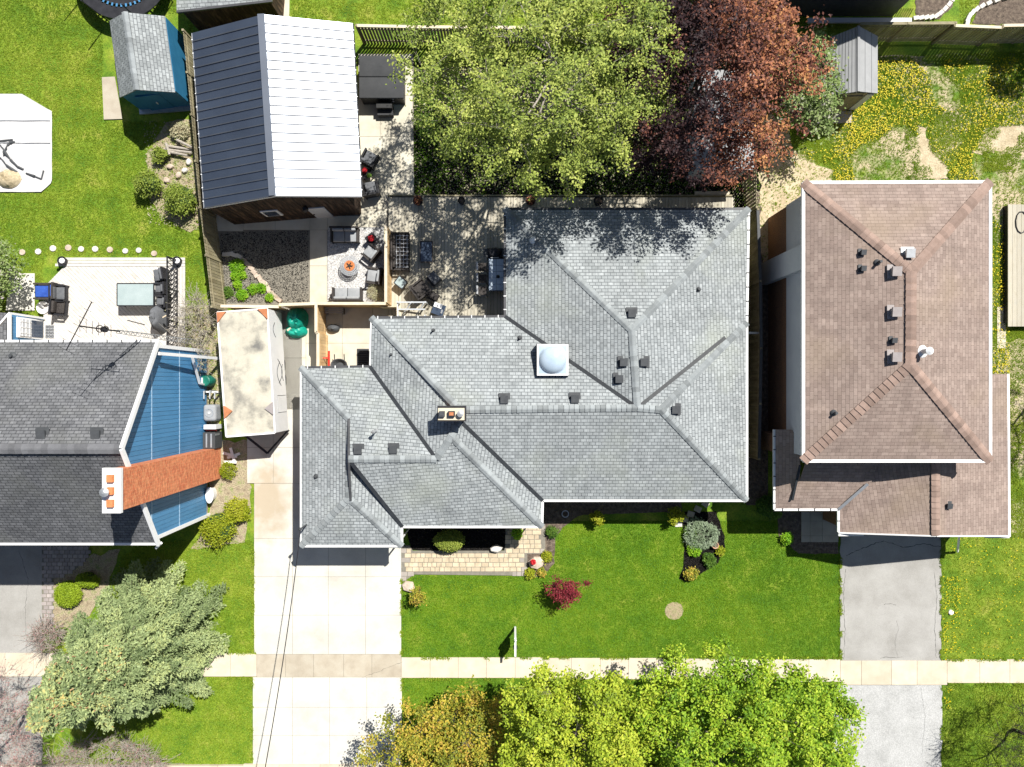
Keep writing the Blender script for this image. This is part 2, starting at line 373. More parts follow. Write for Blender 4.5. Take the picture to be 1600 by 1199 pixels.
M['skydome'] = mat('clear acrylic dome', [(.36,.46,.56), (.46,.55,.64)], 1.5, rough=.12, fine=0, spec=.8)
M['twigs'] = mat('dry twigs', [(.3,.25,.19), (.45,.4,.32)], 9, fine=.2)
# ------------------------------------------------------------------ bulk meshes with numpy
def np_mesh(name, verts, faces, mat_, parent=None, tint=None, origin=None, smooth=False):
    """verts (n,3) world, faces (m,k) equal-sided"""
    me = bpy.data.meshes.new(name); k = faces.shape[1]
    if parent is not None: verts = verts - np.array(abs_loc(parent))
    me.vertices.add(len(verts)); me.vertices.foreach_set('co', verts.astype(np.float32).ravel())
    me.loops.add(faces.size); me.loops.foreach_set('vertex_index', faces.astype(np.int32).ravel())
    me.polygons.add(len(faces)); me.polygons.foreach_set('loop_start', np.arange(0, faces.size, k, dtype=np.int32))
    if smooth: me.polygons.foreach_set('use_smooth', np.ones(len(faces), bool))
    me.materials.append(mat_)
    if tint is not None:
        a = me.attributes.new('tint', 'FLOAT', 'POINT'); a.data.foreach_set('value', tint.astype(np.float32))
    me.update(calc_edges=True)
    o = bpy.data.objects.new(name, me); C.objects.link(o)
    if parent is not None: o.parent = parent
    return o

def unit(v): return v / np.maximum(np.linalg.norm(v, axis=1, keepdims=True), 1e-9)

def leaf_arrays(P, size, up=.8, aspect=.6, dirs=None, jitter=.35):
    """diamond leaves at points P"""
    n = len(P); nrm = rng.normal(size=(n,3)); nrm[:,2] = np.abs(nrm[:,2]) + up*1.5; nrm = unit(nrm)
    t = rng.normal(size=(n,3)) if dirs is None else dirs + rng.normal(size=(n,3))*jitter
    u = unit(t - nrm*np.sum(t*nrm, axis=1, keepdims=True)); v = np.cross(nrm, u)
    s = (size*(.6 + .8*rng.random(n)))[:,None]
    V = np.stack([P - u*s, P - v*s*aspect + nrm*s*.12, P + u*s, P + v*s*aspect + nrm*s*.12], 1).reshape(-1,3)
    F = np.arange(4*n).reshape(n,4)
    return V, F

def tubes(A, B, ra, rb, k=5):
    A, B = np.asarray(A, float), np.asarray(B, float); n = len(A)
    d = unit(B - A); h = np.where(np.abs(d[:,2:3]) < .9, np.array([[0,0,1.]]), np.array([[1.,0,0]]))
    u = unit(np.cross(d, h)); v = np.cross(d, u); th = 2*np.pi*np.arange(k)/k
    cs, sn = np.cos(th)[None,:,None], np.sin(th)[None,:,None]
    off = u[:,None,:]*cs + v[:,None,:]*sn
    V = np.concatenate([A[:,None,:] + off*np.asarray(ra)[:,None,None], B[:,None,:] + off*np.asarray(rb)[:,None,None]], 1).reshape(-1,3)
    i = np.arange(k); j = (i+1) % k; q = np.stack([i, j, k+j, k+i], 1)
    F = (np.arange(n)*2*k)[:,None,None] + q[None]
    return V, F.reshape(-1,4)

def lump(d, seed):
    r = np.random.default_rng(seed); s = np.zeros(len(d))
    for f in (2, 3, 5):
        for _ in range(3):
            k = r.normal(size=3)*f; s += np.sin(d@k + r.random()*6.28)/(f*1.2)
    return s

def skeleton(base, top, center, rad, ntips, seed, r_trunk, shell=.45, lumpy=.18, zmin=-.75, levels=(9, 70)):
    """trunk then limbs then twigs, each joined to the nearest thicker one. Returns tube segments and tips"""
    r = np.random.default_rng(seed); base = np.array(base, float); top = np.array(top, float); center = np.array(center, float)
    def samp(n, lo, hi):
        d = unit(r.normal(size=(n*3,3))); d = d[d[:,2] > zmin][:n]
        q = (lo + (hi-lo)*r.random(len(d))**.7) * (1 + lumpy*lump(d, seed))
        return center + d*q[:,None]*np.array(rad)
    segs = []; nt_ = 6; T = base + (top-base)*np.linspace(0,1,nt_)[:,None]; T[1:-1,:2] += r.normal(size=(nt_-2,2))*.08
    for i in range(nt_-1): segs.append((T[i], T[i+1], r_trunk*(1-.75*i/nt_), r_trunk*(1-.75*(i+1)/nt_)))
    par = T[2:]; pr = np.linspace(r_trunk*.6, r_trunk*.3, len(par))
    for lv, (n, lo, hi, f) in enumerate(((levels[0], .4, .62, .55), (levels[1], .55, .85, .42), (ntips, shell, 1.0, .35))):
        P = samp(n, lo, hi)
        below = par[None] ; D = np.linalg.norm(P[:,None]-below, axis=2) + np.maximum(below[:,:,2]-P[:,None,2], 0)*.8
        j = D.argmin(1); A = par[j]; ra = pr[j]*f*1.3
        mid = A*.45 + P*.55; mid[:,2] -= .06*np.linalg.norm(P-A, axis=1); mid += r.normal(size=mid.shape)*.04*np.linalg.norm(P-A,axis=1,keepdims=True)
        rp = np.maximum(ra*.45, .007)
        for a, m_, p, x, y in zip(A, mid, P, ra, rp): segs.append((a, m_, x, (x+y)/2)); segs.append((m_, p, (x+y)/2, y))
        par = np.concatenate([mid, P]); pr = np.concatenate([(ra+rp)/2, rp])
    return segs, P, A

def seg_mesh(name, segs, mat_, parent, k=5):
    V, F = tubes([s[0] for s in segs], [s[1] for s in segs], np.array([s[2] for s in segs]), np.array([s[3] for s in segs]), k)
    return np_mesh(name, V, F, mat_, parent, smooth=True)

def leafy_tree(name, label, cat, base_px, h, ccen, rad, ntips, per_tip, lsize, lmat, bark, r_trunk, seed,
               sigma=.28, group=None, shell=.45, lumpy=.18, tintfun=None, zmin=-.75):
    b = W(*base_px, 0); root = thing(name, label, cat, b, group=group)
    c = (b.x + ccen[0], b.y + ccen[1], ccen[2]); top = (b.x + ccen[0]*.7, b.y + ccen[1]*.7, h*.72)
    segs, tips, par = skeleton(b, top, c, rad, ntips, seed, r_trunk, shell, lumpy, zmin)
    nt_ = 5
    seg_mesh('trunk', segs[:nt_], bark, root, 8); seg_mesh('branches', segs[nt_:], bark, root, 4)
    r = np.random.default_rng(seed+1); n = len(tips); t = r.random((n*per_tip,1))**1.6
    P = np.repeat(tips, per_tip, 0); Q = np.repeat(par, per_tip, 0)
    P = P + (Q-P)*t*.55 + r.normal(size=P.shape)*sigma*np.array([1,1,.6])
    V, F = leaf_arrays(P, lsize)
    tt = np.repeat(r.random(n), per_tip)*.5 + r.random(len(P))*.5
    if tintfun is not None: tt = np.clip(tintfun(P, tt), 0, 1)
    np_mesh('crown', V, F, lmat, root, tint=np.repeat(tt, 4))
    return root

def bare_tree(name, label, cat, base_px, h, ccen, rad, ntips, bark, r_trunk, seed, buds=0, bmat=None, group=None, bsize=.03, twig=True):
    b = W(*base_px, 0); root = thing(name, label, cat, b, group=group)
    c = (b.x + ccen[0], b.y + ccen[1], ccen[2]); top = (b.x + ccen[0]*.6, b.y + ccen[1]*.6, h*.6)
    segs, tips, par = skeleton(b, top, c, rad, ntips, seed, r_trunk, .5, .15, -.4, (8, 60))
    if twig:
        r = np.random.default_rng(seed+3)
        for p, a in zip(tips, par):
            d = p - a; L_ = np.linalg.norm(d)
            for _ in range(3):
                t = r.random(); s = a + d*t; e = s + d/L_*.35 + r.normal(size=3)*.25; segs.append((s, e, .008, .004))
    seg_mesh('trunk', segs[:5], bark, root, 8); seg_mesh('branches', segs[5:], bark, root, 4)
    if buds:
        r = np.random.default_rng(seed+2); A = np.array([s[0] for s in segs[5:]]); B = np.array([s[1] for s in segs[5:]])
        i = r.integers(len(A)//4, len(A), buds); t = r.random((buds,1)); P = A[i] + (B[i]-A[i])*t + r.normal(size=(buds,3))*.03
        V, F = leaf_arrays(P, bsize); np_mesh('buds', V, F, bmat, root, tint=np.repeat(r.random(buds), 4))
    return root

def shrub(name, label, cat, px, py, rad, h, n, lsize, lmat, seed, group=None, z0=0.0, flat_=1.0, core=True, aspect=.6, sy=1.0, rot=0.0,
          lumpy=.16, stems=True, sigma=.05, up=.8, clusters=None):
    """px, py: ground point; rad metres; h height"""
    b = W(px, py, 0); b.z = z0; root = thing(name, label, cat, b, group=group)
    r = np.random.default_rng(seed); d = unit(r.normal(size=(n,3))); d[:,2] = np.abs(d[:,2])*1.0 - .15
    q = (1 + lumpy*lump(d, seed)*1.2)[:,None] * (1 - .25*r.random((n,1))**2)
    e = d*q*np.array([rad, rad*sy, h*.55])
    if clusters:
        ci = r.integers(0, clusters, n); cd = unit(r.normal(size=(clusters,3))); cd[:,2] = np.abs(cd[:,2])
        cc = cd*np.array([rad*.85, rad*sy*.85, h*.5])*(.5+.5*r.random((clusters,1))); e = cc[ci] + r.normal(size=(n,3))*rad*.15
    cr, sr = math.cos(rot), math.sin(rot); x = e[:,0]*cr - e[:,1]*sr; y = e[:,0]*sr + e[:,1]*cr
    P = np.stack([b.x + x, b.y + y, np.maximum(z0 + .04, z0 + h*.45 + e[:,2])], 1) + r.normal(size=(n,3))*sigma
    V, F = leaf_arrays(P, lsize, aspect=aspect, up=up)
    tt = r.random(n)*.6 + .4*np.clip(.5 + lump(d, seed+9), 0, 1)
    np_mesh('foliage', V, F, lmat, root, tint=np.repeat(tt, 4))
    if stems:
        segs = []
        for i in range(10):
            t = r.random()*6.28; k = rad*.7*r.random()**.5
            e_ = np.array([b.x + math.cos(t)*k, b.y + math.sin(t)*k*sy, z0 + h*(.5+.35*r.random())]); s_ = np.array([b.x + math.cos(t)*k*.2, b.y+math.sin(t)*k*.2, z0])
            segs.append((s_, e_, .02, .008))
        seg_mesh('stems', segs, M['bark'], root, 5)
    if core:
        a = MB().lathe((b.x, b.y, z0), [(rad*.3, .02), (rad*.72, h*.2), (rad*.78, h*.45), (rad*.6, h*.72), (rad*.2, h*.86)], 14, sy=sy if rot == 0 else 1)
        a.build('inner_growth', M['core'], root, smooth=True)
    return root

def spruce(name, label, base_px, H, Rr, lmat, seed):
    b = np.array(W(*base_px, 0)); root = thing(name, label, 'spruce', b)
    r = np.random.default_rng(seed); P = []; D = []; segs = []; T = []; Z = []
    z = .35
    while z < H-.15:
        f = (1 - z/H); RR = Rr*f**.66; nb = max(5, int(7 + 11*f)); off = r.random()*6.28
        for i in range(nb):
            a = off + 6.283*i/nb + r.normal()*.12; L_ = RR*(.66 + .5*r.random())
            dh = np.array([math.cos(a), math.sin(a), 0]); sd = np.array([-math.sin(a), math.cos(a), 0])
            s0 = b + np.array([0,0,z + r.normal()*.08]); rise = .10*L_; droop = (.22+.16*r.random())*L_
            pt = lambda t: s0 + dh*(L_*t) + np.array([0,0, rise*t*2 - (droop+rise)*t*t])
            segs.append((pt(0), pt(.5), .03*f+.012, .02*f+.008)); segs.append((pt(.5), pt(1), .02*f+.008, .005))
            m = max(5, int(L_/.10)); bt = r.random()
            for k in range(m):
                t = (k + .6)/m
                if t < .12: continue
                p = pt(t); wd = .13 + .40*L_*t*(1-t)*(1.15-t*.3)
                ns = 3
                for sg in (-1, 1):
                    tw = sg*sd*wd*1.05 + dh*wd*.75
                    for q in range(ns + 1):
                        c = p + tw*(q + r.random()*.8)/(ns+.5); c[2] -= .05*wd*q + r.random()*.03
                        for _ in range(3):
                            P.append(c + r.normal(size=3)*.045); D.append(tw/np.linalg.norm(tw) + dh*.5); T.append(bt*.6 + r.random()*.4); Z.append(z/H)
                for _ in range(2): P.append(p + r.normal(size=3)*.03); D.append(dh); T.append(bt*.6 + r.random()*.4); Z.append(z/H)
        z += .36 + .16*f
    P = np.array(P); D = np.array(D); T = np.array(T)
    V, F = leaf_arrays(P, .068, up=.9, aspect=.42, dirs=D, jitter=.7)
    seg_mesh('trunk', [(b, b+np.array([0,0,H*.5]), .17, .09), (b+np.array([0,0,H*.5]), b+np.array([0,0,H]), .09, .015)], M['bark'], root, 8)
    seg_mesh('branches', segs, M['bark'], root, 4)
    Tt = T*.72 + np.where(rng.random(len(T)) < np.clip((np.array(Z)-.62)*1.6, 0, .5), .28, 0)
    np_mesh('crown', V, F, lmat, root, tint=np.repeat(Tt, 4))
    # cones hanging near the top
    n = 160; a = r.random(n)*6.28; zz = H*(.62 + .36*r.random(n)); rr = Rr*(1-zz/H)**.66*(.5+.5*r.random(n))
    A = b + np.stack([np.cos(a)*rr, np.sin(a)*rr, zz], 1); B = A + np.array([0,0,-.11]) + r.normal(size=(n,3))*.03
    V, F = tubes(A, B, np.full(n,.028), np.full(n,.018), 6); np_mesh('cones', V, F, M['conecol'], root)['kind'] = 'stuff'
    return root

def scatter(polys, dens, excl=()):
    """random ground points in photo-pixel polygons, dens per square metre"""
    out = []
    for p in polys:
        xs = [q[0] for q in p]; ys = [q[1] for q in p]; x0, x1, y0, y1 = min(xs), max(xs), min(ys), max(ys)
        n = int((x1-x0)*(y1-y0)/900*dens); x = x0 + (x1-x0)*rng.random(n); y = y0 + (y1-y0)*rng.random(n)
        m = in_poly(x, y, p)
        for e in excl: m &= ~in_poly(x, y, e)
        out.append(np.stack([x[m], y[m]], 1))
    q = np.concatenate(out); return np.stack([(q[:,0]-800)/PPM, (600-q[:,1])/PPM, np.zeros(len(q))], 1)

def grass(name, P, size, lmat, z0=.02, blades=3, lean=.9):
    n = len(P); P = np.repeat(P, blades, 0); m = len(P)
    P = P + np.stack([rng.normal(size=m)*.03, rng.normal(size=m)*.03, np.full(m, z0)], 1)
    a = rng.random(m)*6.28; l = size*(.5 + rng.random(m)); wd = .010 + .012*rng.random(m)
    d = np.stack([np.cos(a)*lean, np.sin(a)*lean, np.full(m, .75)], 1); s = np.stack([-np.sin(a), np.cos(a), np.zeros(m)], 1)
    V = np.stack([P - s*wd[:,None], P + s*wd[:,None], P + d*l[:,None]], 1).reshape(-1,3)
    t = np.clip(.5 + .5*lump(P*.35, 5) , 0, 1)*.38 + rng.random(m)*.52 + .05*(1+np.sin(P[:,1]*6.283/1.1 + .3*np.sin(P[:,0]*.5)))
    o = np_mesh(name, V, np.arange(3*m).reshape(m,3), lmat, None, tint=np.repeat(t, 3)); o['kind'] = 'stuff'; return o

def blossoms(name, P, size, mat_, z):
    n = len(P); a = rng.random(n)*1.2; k = 6; s = size*(.6+.7*rng.random(n)); V = np.zeros((n,k,3))
    for i in range(k):
        t = a + 6.283*i/k; V[:,i,0] = P[:,0] + np.cos(t)*s; V[:,i,1] = P[:,1] + np.sin(t)*s; V[:,i,2] = z + (rng.random(n)*.06 if i == 0 else V[:,0,2]-z)
    o = np_mesh(name, V.reshape(-1,3), np.arange(k*n).reshape(n,k), mat_, None, tint=np.repeat(rng.random(n), k)); o['kind'] = 'stuff'; return o

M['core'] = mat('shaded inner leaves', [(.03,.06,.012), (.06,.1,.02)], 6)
M['conecol'] = mat('tan cone', [(.42,.24,.12), (.55,.34,.19)], 9)
M['grassblade'] = leaf_mat('grass blades', [(0.060,0.146,0.004), (0.103,0.224,0.007), (0.155,0.284,0.009), (0.241,0.327,0.017)], .25)
M['grassblade2'] = leaf_mat('grass blades yellower', [(.09,.18,.008), (.16,.26,.012), (.24,.33,.02), (.36,.4,.05)], .25)
M['dandelion'] = leaf_mat('dandelion yellow', [(.5,.38,.005), (.68,.56,.01)], .1)
M['lf_elm'] = leaf_mat('light green spring leaves', [(0.099, 0.143, 0.033), (0.209, 0.275, 0.050), (0.363, 0.424, 0.083), (0.506, 0.539, 0.132)], 0.20)
M['lf_copper'] = leaf_mat('copper leaves', [(0.022, 0.011, 0.014), (0.056, 0.025, 0.025), (0.188, 0.069, 0.046), (0.388, 0.150, 0.075), (0.550, 0.275, 0.100)], 0.20)
M['lf_maple'] = leaf_mat('fresh green maple leaves', [(0.070,0.160,0.010), (0.180,0.320,0.020), (0.330,0.460,0.030), (0.500,0.560,0.060)], 0.20)
M['lf_maple_y'] = leaf_mat('yellow green maple leaves', [(0.120,0.180,0.015), (0.260,0.360,0.025), (0.420,0.490,0.040), (0.560,0.580,0.070)], 0.20)
M['lf_gold'] = leaf_mat('orange gold leaves', [(0.101, 0.134, 0.020), (0.224, 0.258, 0.028), (0.470, 0.381, 0.045), (0.560, 0.336, 0.078)], 0.20)
M['lf_spruce'] = leaf_mat('blue green spruce needles', [(0.090,0.130,0.055), (0.200,0.260,0.110), (0.330,0.400,0.180), (0.410,0.450,0.170), (0.640,0.360,0.120)], 0.15)
M['lf_lilac'] = leaf_mat('lilac leaves and flowers', [(0.070,0.130,0.030), (0.140,0.210,0.050), (0.220,0.300,0.090), (0.300,0.360,0.150), (0.520,0.420,0.520)], 0.20)
M['lf_yew'] = leaf_mat('bright yew foliage', [(.13,.21,.01), (.24,.34,.015), (.33,.43,.03)], .2)
M['lf_box'] = leaf_mat('olive green boxwood foliage', [(.12,.17,.02), (.22,.29,.04), (.34,.38,.07)], .2)
M['lf_char'] = leaf_mat('chartreuse foliage', [(0.144,0.202,0.007), (0.288,0.331,0.014), (0.403,0.389,0.036)], .25)
M['lf_red'] = leaf_mat('crimson foliage', [(.10,.012,.02), (.26,.03,.045), (.42,.07,.08)], .3)
M['lf_green'] = leaf_mat('mid green foliage', [(.04,.1,.015), (.09,.18,.02), (.16,.27,.04)], .3)
M['lf_lime'] = leaf_mat('lime green foliage', [(.1,.27,.01), (.2,.42,.015), (.33,.5,.03)], .3)
M['lf_pale'] = leaf_mat('pale sage foliage', [(.16,.22,.12), (.3,.38,.24), (.42,.5,.36)], .25)
M['lf_dry'] = leaf_mat('dry straw foliage', [(.28,.24,.14), (.42,.38,.24), (.52,.5,.32), (.25,.3,.1)], .2)
M['lf_bud'] = leaf_mat('pinkish buds', [(.25,.1,.1), (.4,.2,.2), (.5,.32,.3)], .2)
M['lf_flower'] = leaf_mat('red flowers', [(.4,.01,.02), (.65,.03,.04)], .2)
# ================================================================== GROUND AND PAVING
g = MB().prism([(-120,-120),(120,-120),(120,120),(-120,120)], -1.0, -.06).build('ground', M['soil_base']); g['kind'] = 'structure'
flat('lawn', [(-700,-700),(2300,-700),(2300,1900),(-700,1900)], -.02, M['lawn_back'], thick=.03)
FRONT = [(626,815),(1313,815),(1313,1034),(900,1029),(626,1028)]
FRONT_B = [(628,1060),(1303,1068),(1303,1190),(628,1190)]
flat('front_lawn', FRONT, .0, M['lawn'])
flat('verge_lawn', FRONT_B, .0, M['lawn'])
RIGHT_F = [(1471,840),(1700,840),(1700,1033),(1471,1032)]; RIGHT_V = [(1472,1073),(1700,1068),(1700,1300),(1472,1300)]
flat('side_lawn', RIGHT_F, .0, M['lawn_back'])
WEED = [(1195,95),(1660,80),(1660,840),(1540,840),(1540,560),(1190,420)]
flat('weedy_yard', wob(WEED, 2, 20, 2), .0, M['weed'])
SAND = [(1188,175),(1225,185),(1240,240),(1255,250),(1300,262),(1300,300),(1260,320),(1190,420),(1186,300)]
flat('sandy_strip', wob(SAND, 5, 9, 3), .012, M['sand'])
flat('sandy_patch', wob([(1430,195),(1447,200),(1452,235),(1480,262),(1482,282),(1430,284),(1438,250)], 4, 4, 4), .012, M['sand'])
flat('sandy_patch', wob([(1540,200),(1600,196),(1640,250),(1590,246),(1560,238),(1520,240)], 4, 4, 5), .012, M['sand'])
flat('sandy_patch', wob([(1540,540),(1640,520),(1640,660),(1560,660)], 5, 8, 6), .012, M['sand'])
# soil beneath the two big trees, its near-black colour painting in their shade
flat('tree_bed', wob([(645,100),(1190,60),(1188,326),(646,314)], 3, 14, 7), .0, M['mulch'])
BARE = [(646,115),(675,120),(700,200),(690,312),(648,312)]
# left garden bed, twiggy corner, strip by the blue house
flat('garden_bed', wob([(262,188),(300,190),(318,345),(300,362),(262,345),(225,300),(232,240)], 4, 9, 8), .0, M['drybed'])
flat('garden_bed', wob([(288,480),(345,478),(345,690),(335,720),(300,560)], 4, 9, 9), .0, M['drybed'])
flat('garden_bed', wob([(318,690),(388,690),(392,800),(380,850),(300,860),(330,800)], 3, 9, 10), .0, M['drybed'])
flat('garden_bed', wob([(82,880),(190,860),(160,930),(120,985),(84,980)], 3, 9, 11), .0, M['drybed'])
flat('mulch_bed', [(343,362),(484,360),(484,476),(343,476)], .02, M['mulch'])
ISLAND = wob([(1064,800),(1067,820),(1070,857),(1068,883),(1061,906),(1072,909),(1093,899),(1122,880),(1132,857),(1132,838),(1119,800)], 1.0, 7, 12)
flat('island_bed', ISLAND, .02, M['mulch'])
BED2 = wob([(848,770),(1066,770),(1064,812),(1040,800),(905,806),(880,825),(868,840),(866,880),(850,900),(822,906),(824,866),(852,866)], 1.0, 8, 13)
flat('front_bed', BED2, .02, M['bed'])
flat('front_bed', wob([(634,820),(800,820),(795,861),(680,862),(642,860)], .8, 8, 14), .021, M['mulch'])
BED3 = wob([(1214,800),(1310,800),(1310,866),(1247,866),(1216,838)], 1.0, 8, 15)
flat('side_bed', BED3, .02, M['bed'])
CIRC = [(1053+15*math.cos(t*.5), 955+14*math.sin(t*.5)) for t in range(13)]
flat('bare_circle', wob(CIRC, 1.2, 4, 16), .012, mat('bare lawn patch', [(.24,.19,.11), (.34,.28,.17), (.2,.22,.08)], 5, fine=.4, fine_scale=25, bump=.8))
flat('passage', [(1166,300),(1200,300),(1200,790),(1166,790)], .005, M['bed'])

def slab_set(name, label, rects, m, z1=.05, gap=.016, base=None, pname='slab', skew=None):
    root = thing(name, None, None, W(*rects[0][:2], 0), kind='structure')
    xs = [r[0] for r in rects] + [r[2] for r in rects]; ys = [r[1] for r in rects] + [r[3] for r in rects]
    if base is None: base = [(min(xs)+.4, min(ys)+.4), (max(xs)-.4, min(ys)+.4), (max(xs)-.4, max(ys)-.4), (min(xs)+.4, max(ys)-.4)]
    MB().prism([tuple(W(x, y))[:2] for x, y in base], -.04, z1-.018).build('joint_filling', M['joint'], root)
    for r in rects: rect_piece(pname, m, r[0], r[1], r[2], r[3], -.03, z1, root, gap)
    return root

def grid(xs, ys): return [(xs[i], ys[j], xs[i+1], ys[j+1]) for j in range(len(ys)-1) for i in range(len(xs)-1)]

# main driveway
slab_set('driveway', '', grid([397,457,513,571,627], [756,842,902,962,1023]), M['conc'])
slab_set('driveway', '', grid([386,427,472], [480,560,640,700,756]), M['conc'])
root = slab_set('driveway', '', grid([395,457,515,573,628], [1059,1106,1150,1195]), M['conc'])
# pavement
slab_set('sidewalk', '', grid([401,446,490,537,581,627], [1023,1059]), M['conc_tan'], .055)
slab_set('sidewalk', '', grid([-80,-36,8,52,96,140,184,228,272,316,360,401], [1021,1058]), M['conc_walk'], .05)
slab_set('sidewalk', '', grid([627,672,716,760,805,849], [1028,1060]), M['conc_walk'], .05)
slab_set('sidewalk', '', grid([849,893,938,982,1026,1070], [1029,1062]), M['conc_walk'], .05)
slab_set('sidewalk', '', grid([1070,1115,1160], [1030,1063]), M['conc_walk'], .05)
slab_set('sidewalk', '', grid([1160,1210,1264,1313], [1031,1066]), M['conc_walk'], .05)
slab_set('sidewalk', '', grid([1313,1346,1393,1433,1480], [1033,1071]), M['conc_walk'], .055)
slab_set('sidewalk', '', grid([1480,1531,1578,1625,1670], [1031,1068]), M['conc_walk'], .05)
slab_set('kerb', '', grid([380,436,500,565,630], [1195,1206]), M['conc_walk'], .10, pname='kerb_stone')
slab_set('kerb', '', grid([-60,20,100,180,260,340,380], [1197,1206]), M['conc_walk'], .14, pname='kerb_stone')
flat('road', [(-600,1206),(2200,1206),(2200,1700),(-600,1700)], .0, M['asphalt'])
# neighbouring asphalt drives
def wavy_strip(x0, x1, y0, y1, amp, seed):
    r = random.Random(seed); n = int((y1-y0)/7)
    L_ = [(x0 + r.uniform(-amp, amp), y0+(y1-y0)*i/n) for i in range(n+1)]; R_ = [(x1 + r.uniform(-amp, amp), y1-(y1-y0)*i/n) for i in range(n+1)]
    return L_ + R_
flat('asphalt_drive', wavy_strip(1313,1470,800,1033,1.2,1), .03, M['asphalt'], thick=.06)
flat('asphalt_drive', wavy_strip(1303,1471,1071,1230,1.2,2), .03, M['asphalt2'], thick=.06)
flat('asphalt_drive', wavy_strip(-80,66,800,1021,.8,3), .03, M['asphalt'], thick=.06)
flat('asphalt_drive', wavy_strip(-80,66,1058,1230,.8,4), .03, M['asphalt'], thick=.06)
# cracks: thin dark sunken lines
def crack(pts, seed, wd=.018, z=.031):
    r = random.Random(seed); m = MB(); q = []
    for i in range(len(pts)-1):
        n = max(2, int(math.hypot(pts[i+1][0]-pts[i][0], pts[i+1][1]-pts[i][1])/4))
        for k in range(n): t = k/n; q.append((pts[i][0]+(pts[i+1][0]-pts[i][0])*t + r.uniform(-1,1), pts[i][1]+(pts[i+1][1]-pts[i][1])*t + r.uniform(-1,1)))
    q.append(pts[-1])
    for a, b in zip(q, q[1:]):
        A = W(*a); B = W(*b); A.z = B.z = z; w_ = wd*r.uniform(.4, 1.3); m.bar(A, B, w_, .004)
    o = m.build('asphalt_crack', M['crack']); o['kind'] = 'structure'
crack([(1318,1030),(1320,980),(1317,930),(1321,890)], 1); crack([(1462,1028),(1460,985),(1463,930),(1459,895)], 2)
crack([(1322,869),(1345,858),(1380,845),(1410,856),(1440,850),(1470,855)], 3, .03); crack([(1375,1030),(1385,1027),(1400,1029),(1410,1027)], 4)
crack([(1402,1028),(1397,1005),(1403,985),(1400,970)], 5, .008); crack([(1380,945),(1386,944),(1392,943),(1400,946)], 6)
crack([(1440,1180),(1445,1120),(1438,1075)], 7, .01)
crack([(43,1018),(40,950),(45,905),(30,860)], 8, .012)
crack([(630,1034),(600,1046),(566,1059)], 9, .012, .057)

# backyard patio
slab_set('patio', '', [(560,85,602,150),(602,85,645,150),(560,150,594,214),(594,150,645,214),(560,214,597,270),(597,214,646,270),
                       (560,270,600,330),(600,270,647,330),(562,330,604,356)], M['conc_patio'])
slab_set('patio', '', [(330,326,380,362),(380,338,430,360),(430,338,484,360),(484,338,512,360),(512,338,562,356),
                       (484,360,511,416),(484,416,511,478)], M['conc_patio'])
slab_set('patio', '', grid([478,535,582], [478,537,580,640]) + [(439,480,478,560),(439,560,478,640)], M['conc_patio'])
slab_set('patio', '', [(582,478,607,500)], M['conc_patio'])
flat('gravel_pad', [(512,356),(600,356),(600,474),(512,474)], .035, M['gravel'], thick=.06)
flat('patio_slab', [(16,428),(55,428),(55,486),(10,486)], .05, M['conc'])
flat('shed_pad', [(160,122),(180,121),(192,187),(163,188)], .05, M['conc_tan'])
slab_set('shed_step', '', grid([1283,1307,1331], [174,193]), M['conc_tan'], .08)
flat('back_path', [(424,-80),(454,-80),(452,30),(424,26)], .03, M['conc_walk'])
flat('patio_slab', [(1085,300),(1140,300),(1140,330),(1085,330)], .05, M['conc_walk'])
slab_set('entry_paving', '', grid([1252,1266,1285,1310], [800,815,838,848]), M['conc_tan'], .05)
slab_set('side_paving', '', grid([1558,1572], [480,505,530,545]), M['conc_walk'], .04)

# front walkway of pavers
PAV = [(626,853),(640,853),(645,861),(788,861),(790,850),(790,820),(852,820),(852,866),(824,866),(824,900),(648,898),(626,912)]
root = thing('paver_walkway', None, None, W(700,880), kind='structure')
MB().prism([tuple(W(x, y))[:2] for x, y in PAV], -.04, .035).build('joint_filling', M['joint'], root)
pr = random.Random(3); n_p = 0
y = 822.0
while y < 912:
    hh = 7.2; x = 627.0 + pr.uniform(-6, 0)
    while x < 852:
        ww = pr.choice([7.2, 7.2, 10.5, 10.5, 14.2])
        cx, cy = x+ww/2, y+hh/2
        if in_poly(np.array([cx]), np.array([cy]), PAV)[0] and all(in_poly(np.array([qx]), np.array([qy]), PAV)[0] for qx, qy in ((x+2,cy),(x+ww-2,cy),(cx,y+1.5),(cx,y+hh-1.5))):
            edge = cx > 844 or cy > 891 or (cx < 634) or (815 < cx < 826 and cy > 866)
            rect_piece('paver', M['paver_edge'] if edge else M['paver'], max(x, 626), y, min(x+ww, 852), y+hh, .0, .05+pr.uniform(-.003,.003), root, .03); n_p += 1
        x += ww
    y += hh
# brick walk of the blue house
root = thing('brick_walkway', None, None, W(100,900), kind='structure')
BW = [(67,846),(142,846),(135,875),(112,895),(83,905),(83,985),(67,985)]
MB().prism([tuple(W(x, y))[:2] for x, y in BW], -.04, .035).build('joint_filling', M['joint'], root)
y = 848.0; row = 0
while y < 983:
    x = 68.0 - (row % 2)*3.5
    while x < 138:
        if in_poly(np.array([x+3.5]), np.array([y+2.6]), BW)[0]: rect_piece('paver', M['brickwalk'], x, y, x+8.2, y+6.2, .0, .05, root, .03)
        x += 8.2
    y += 6.2; row += 1
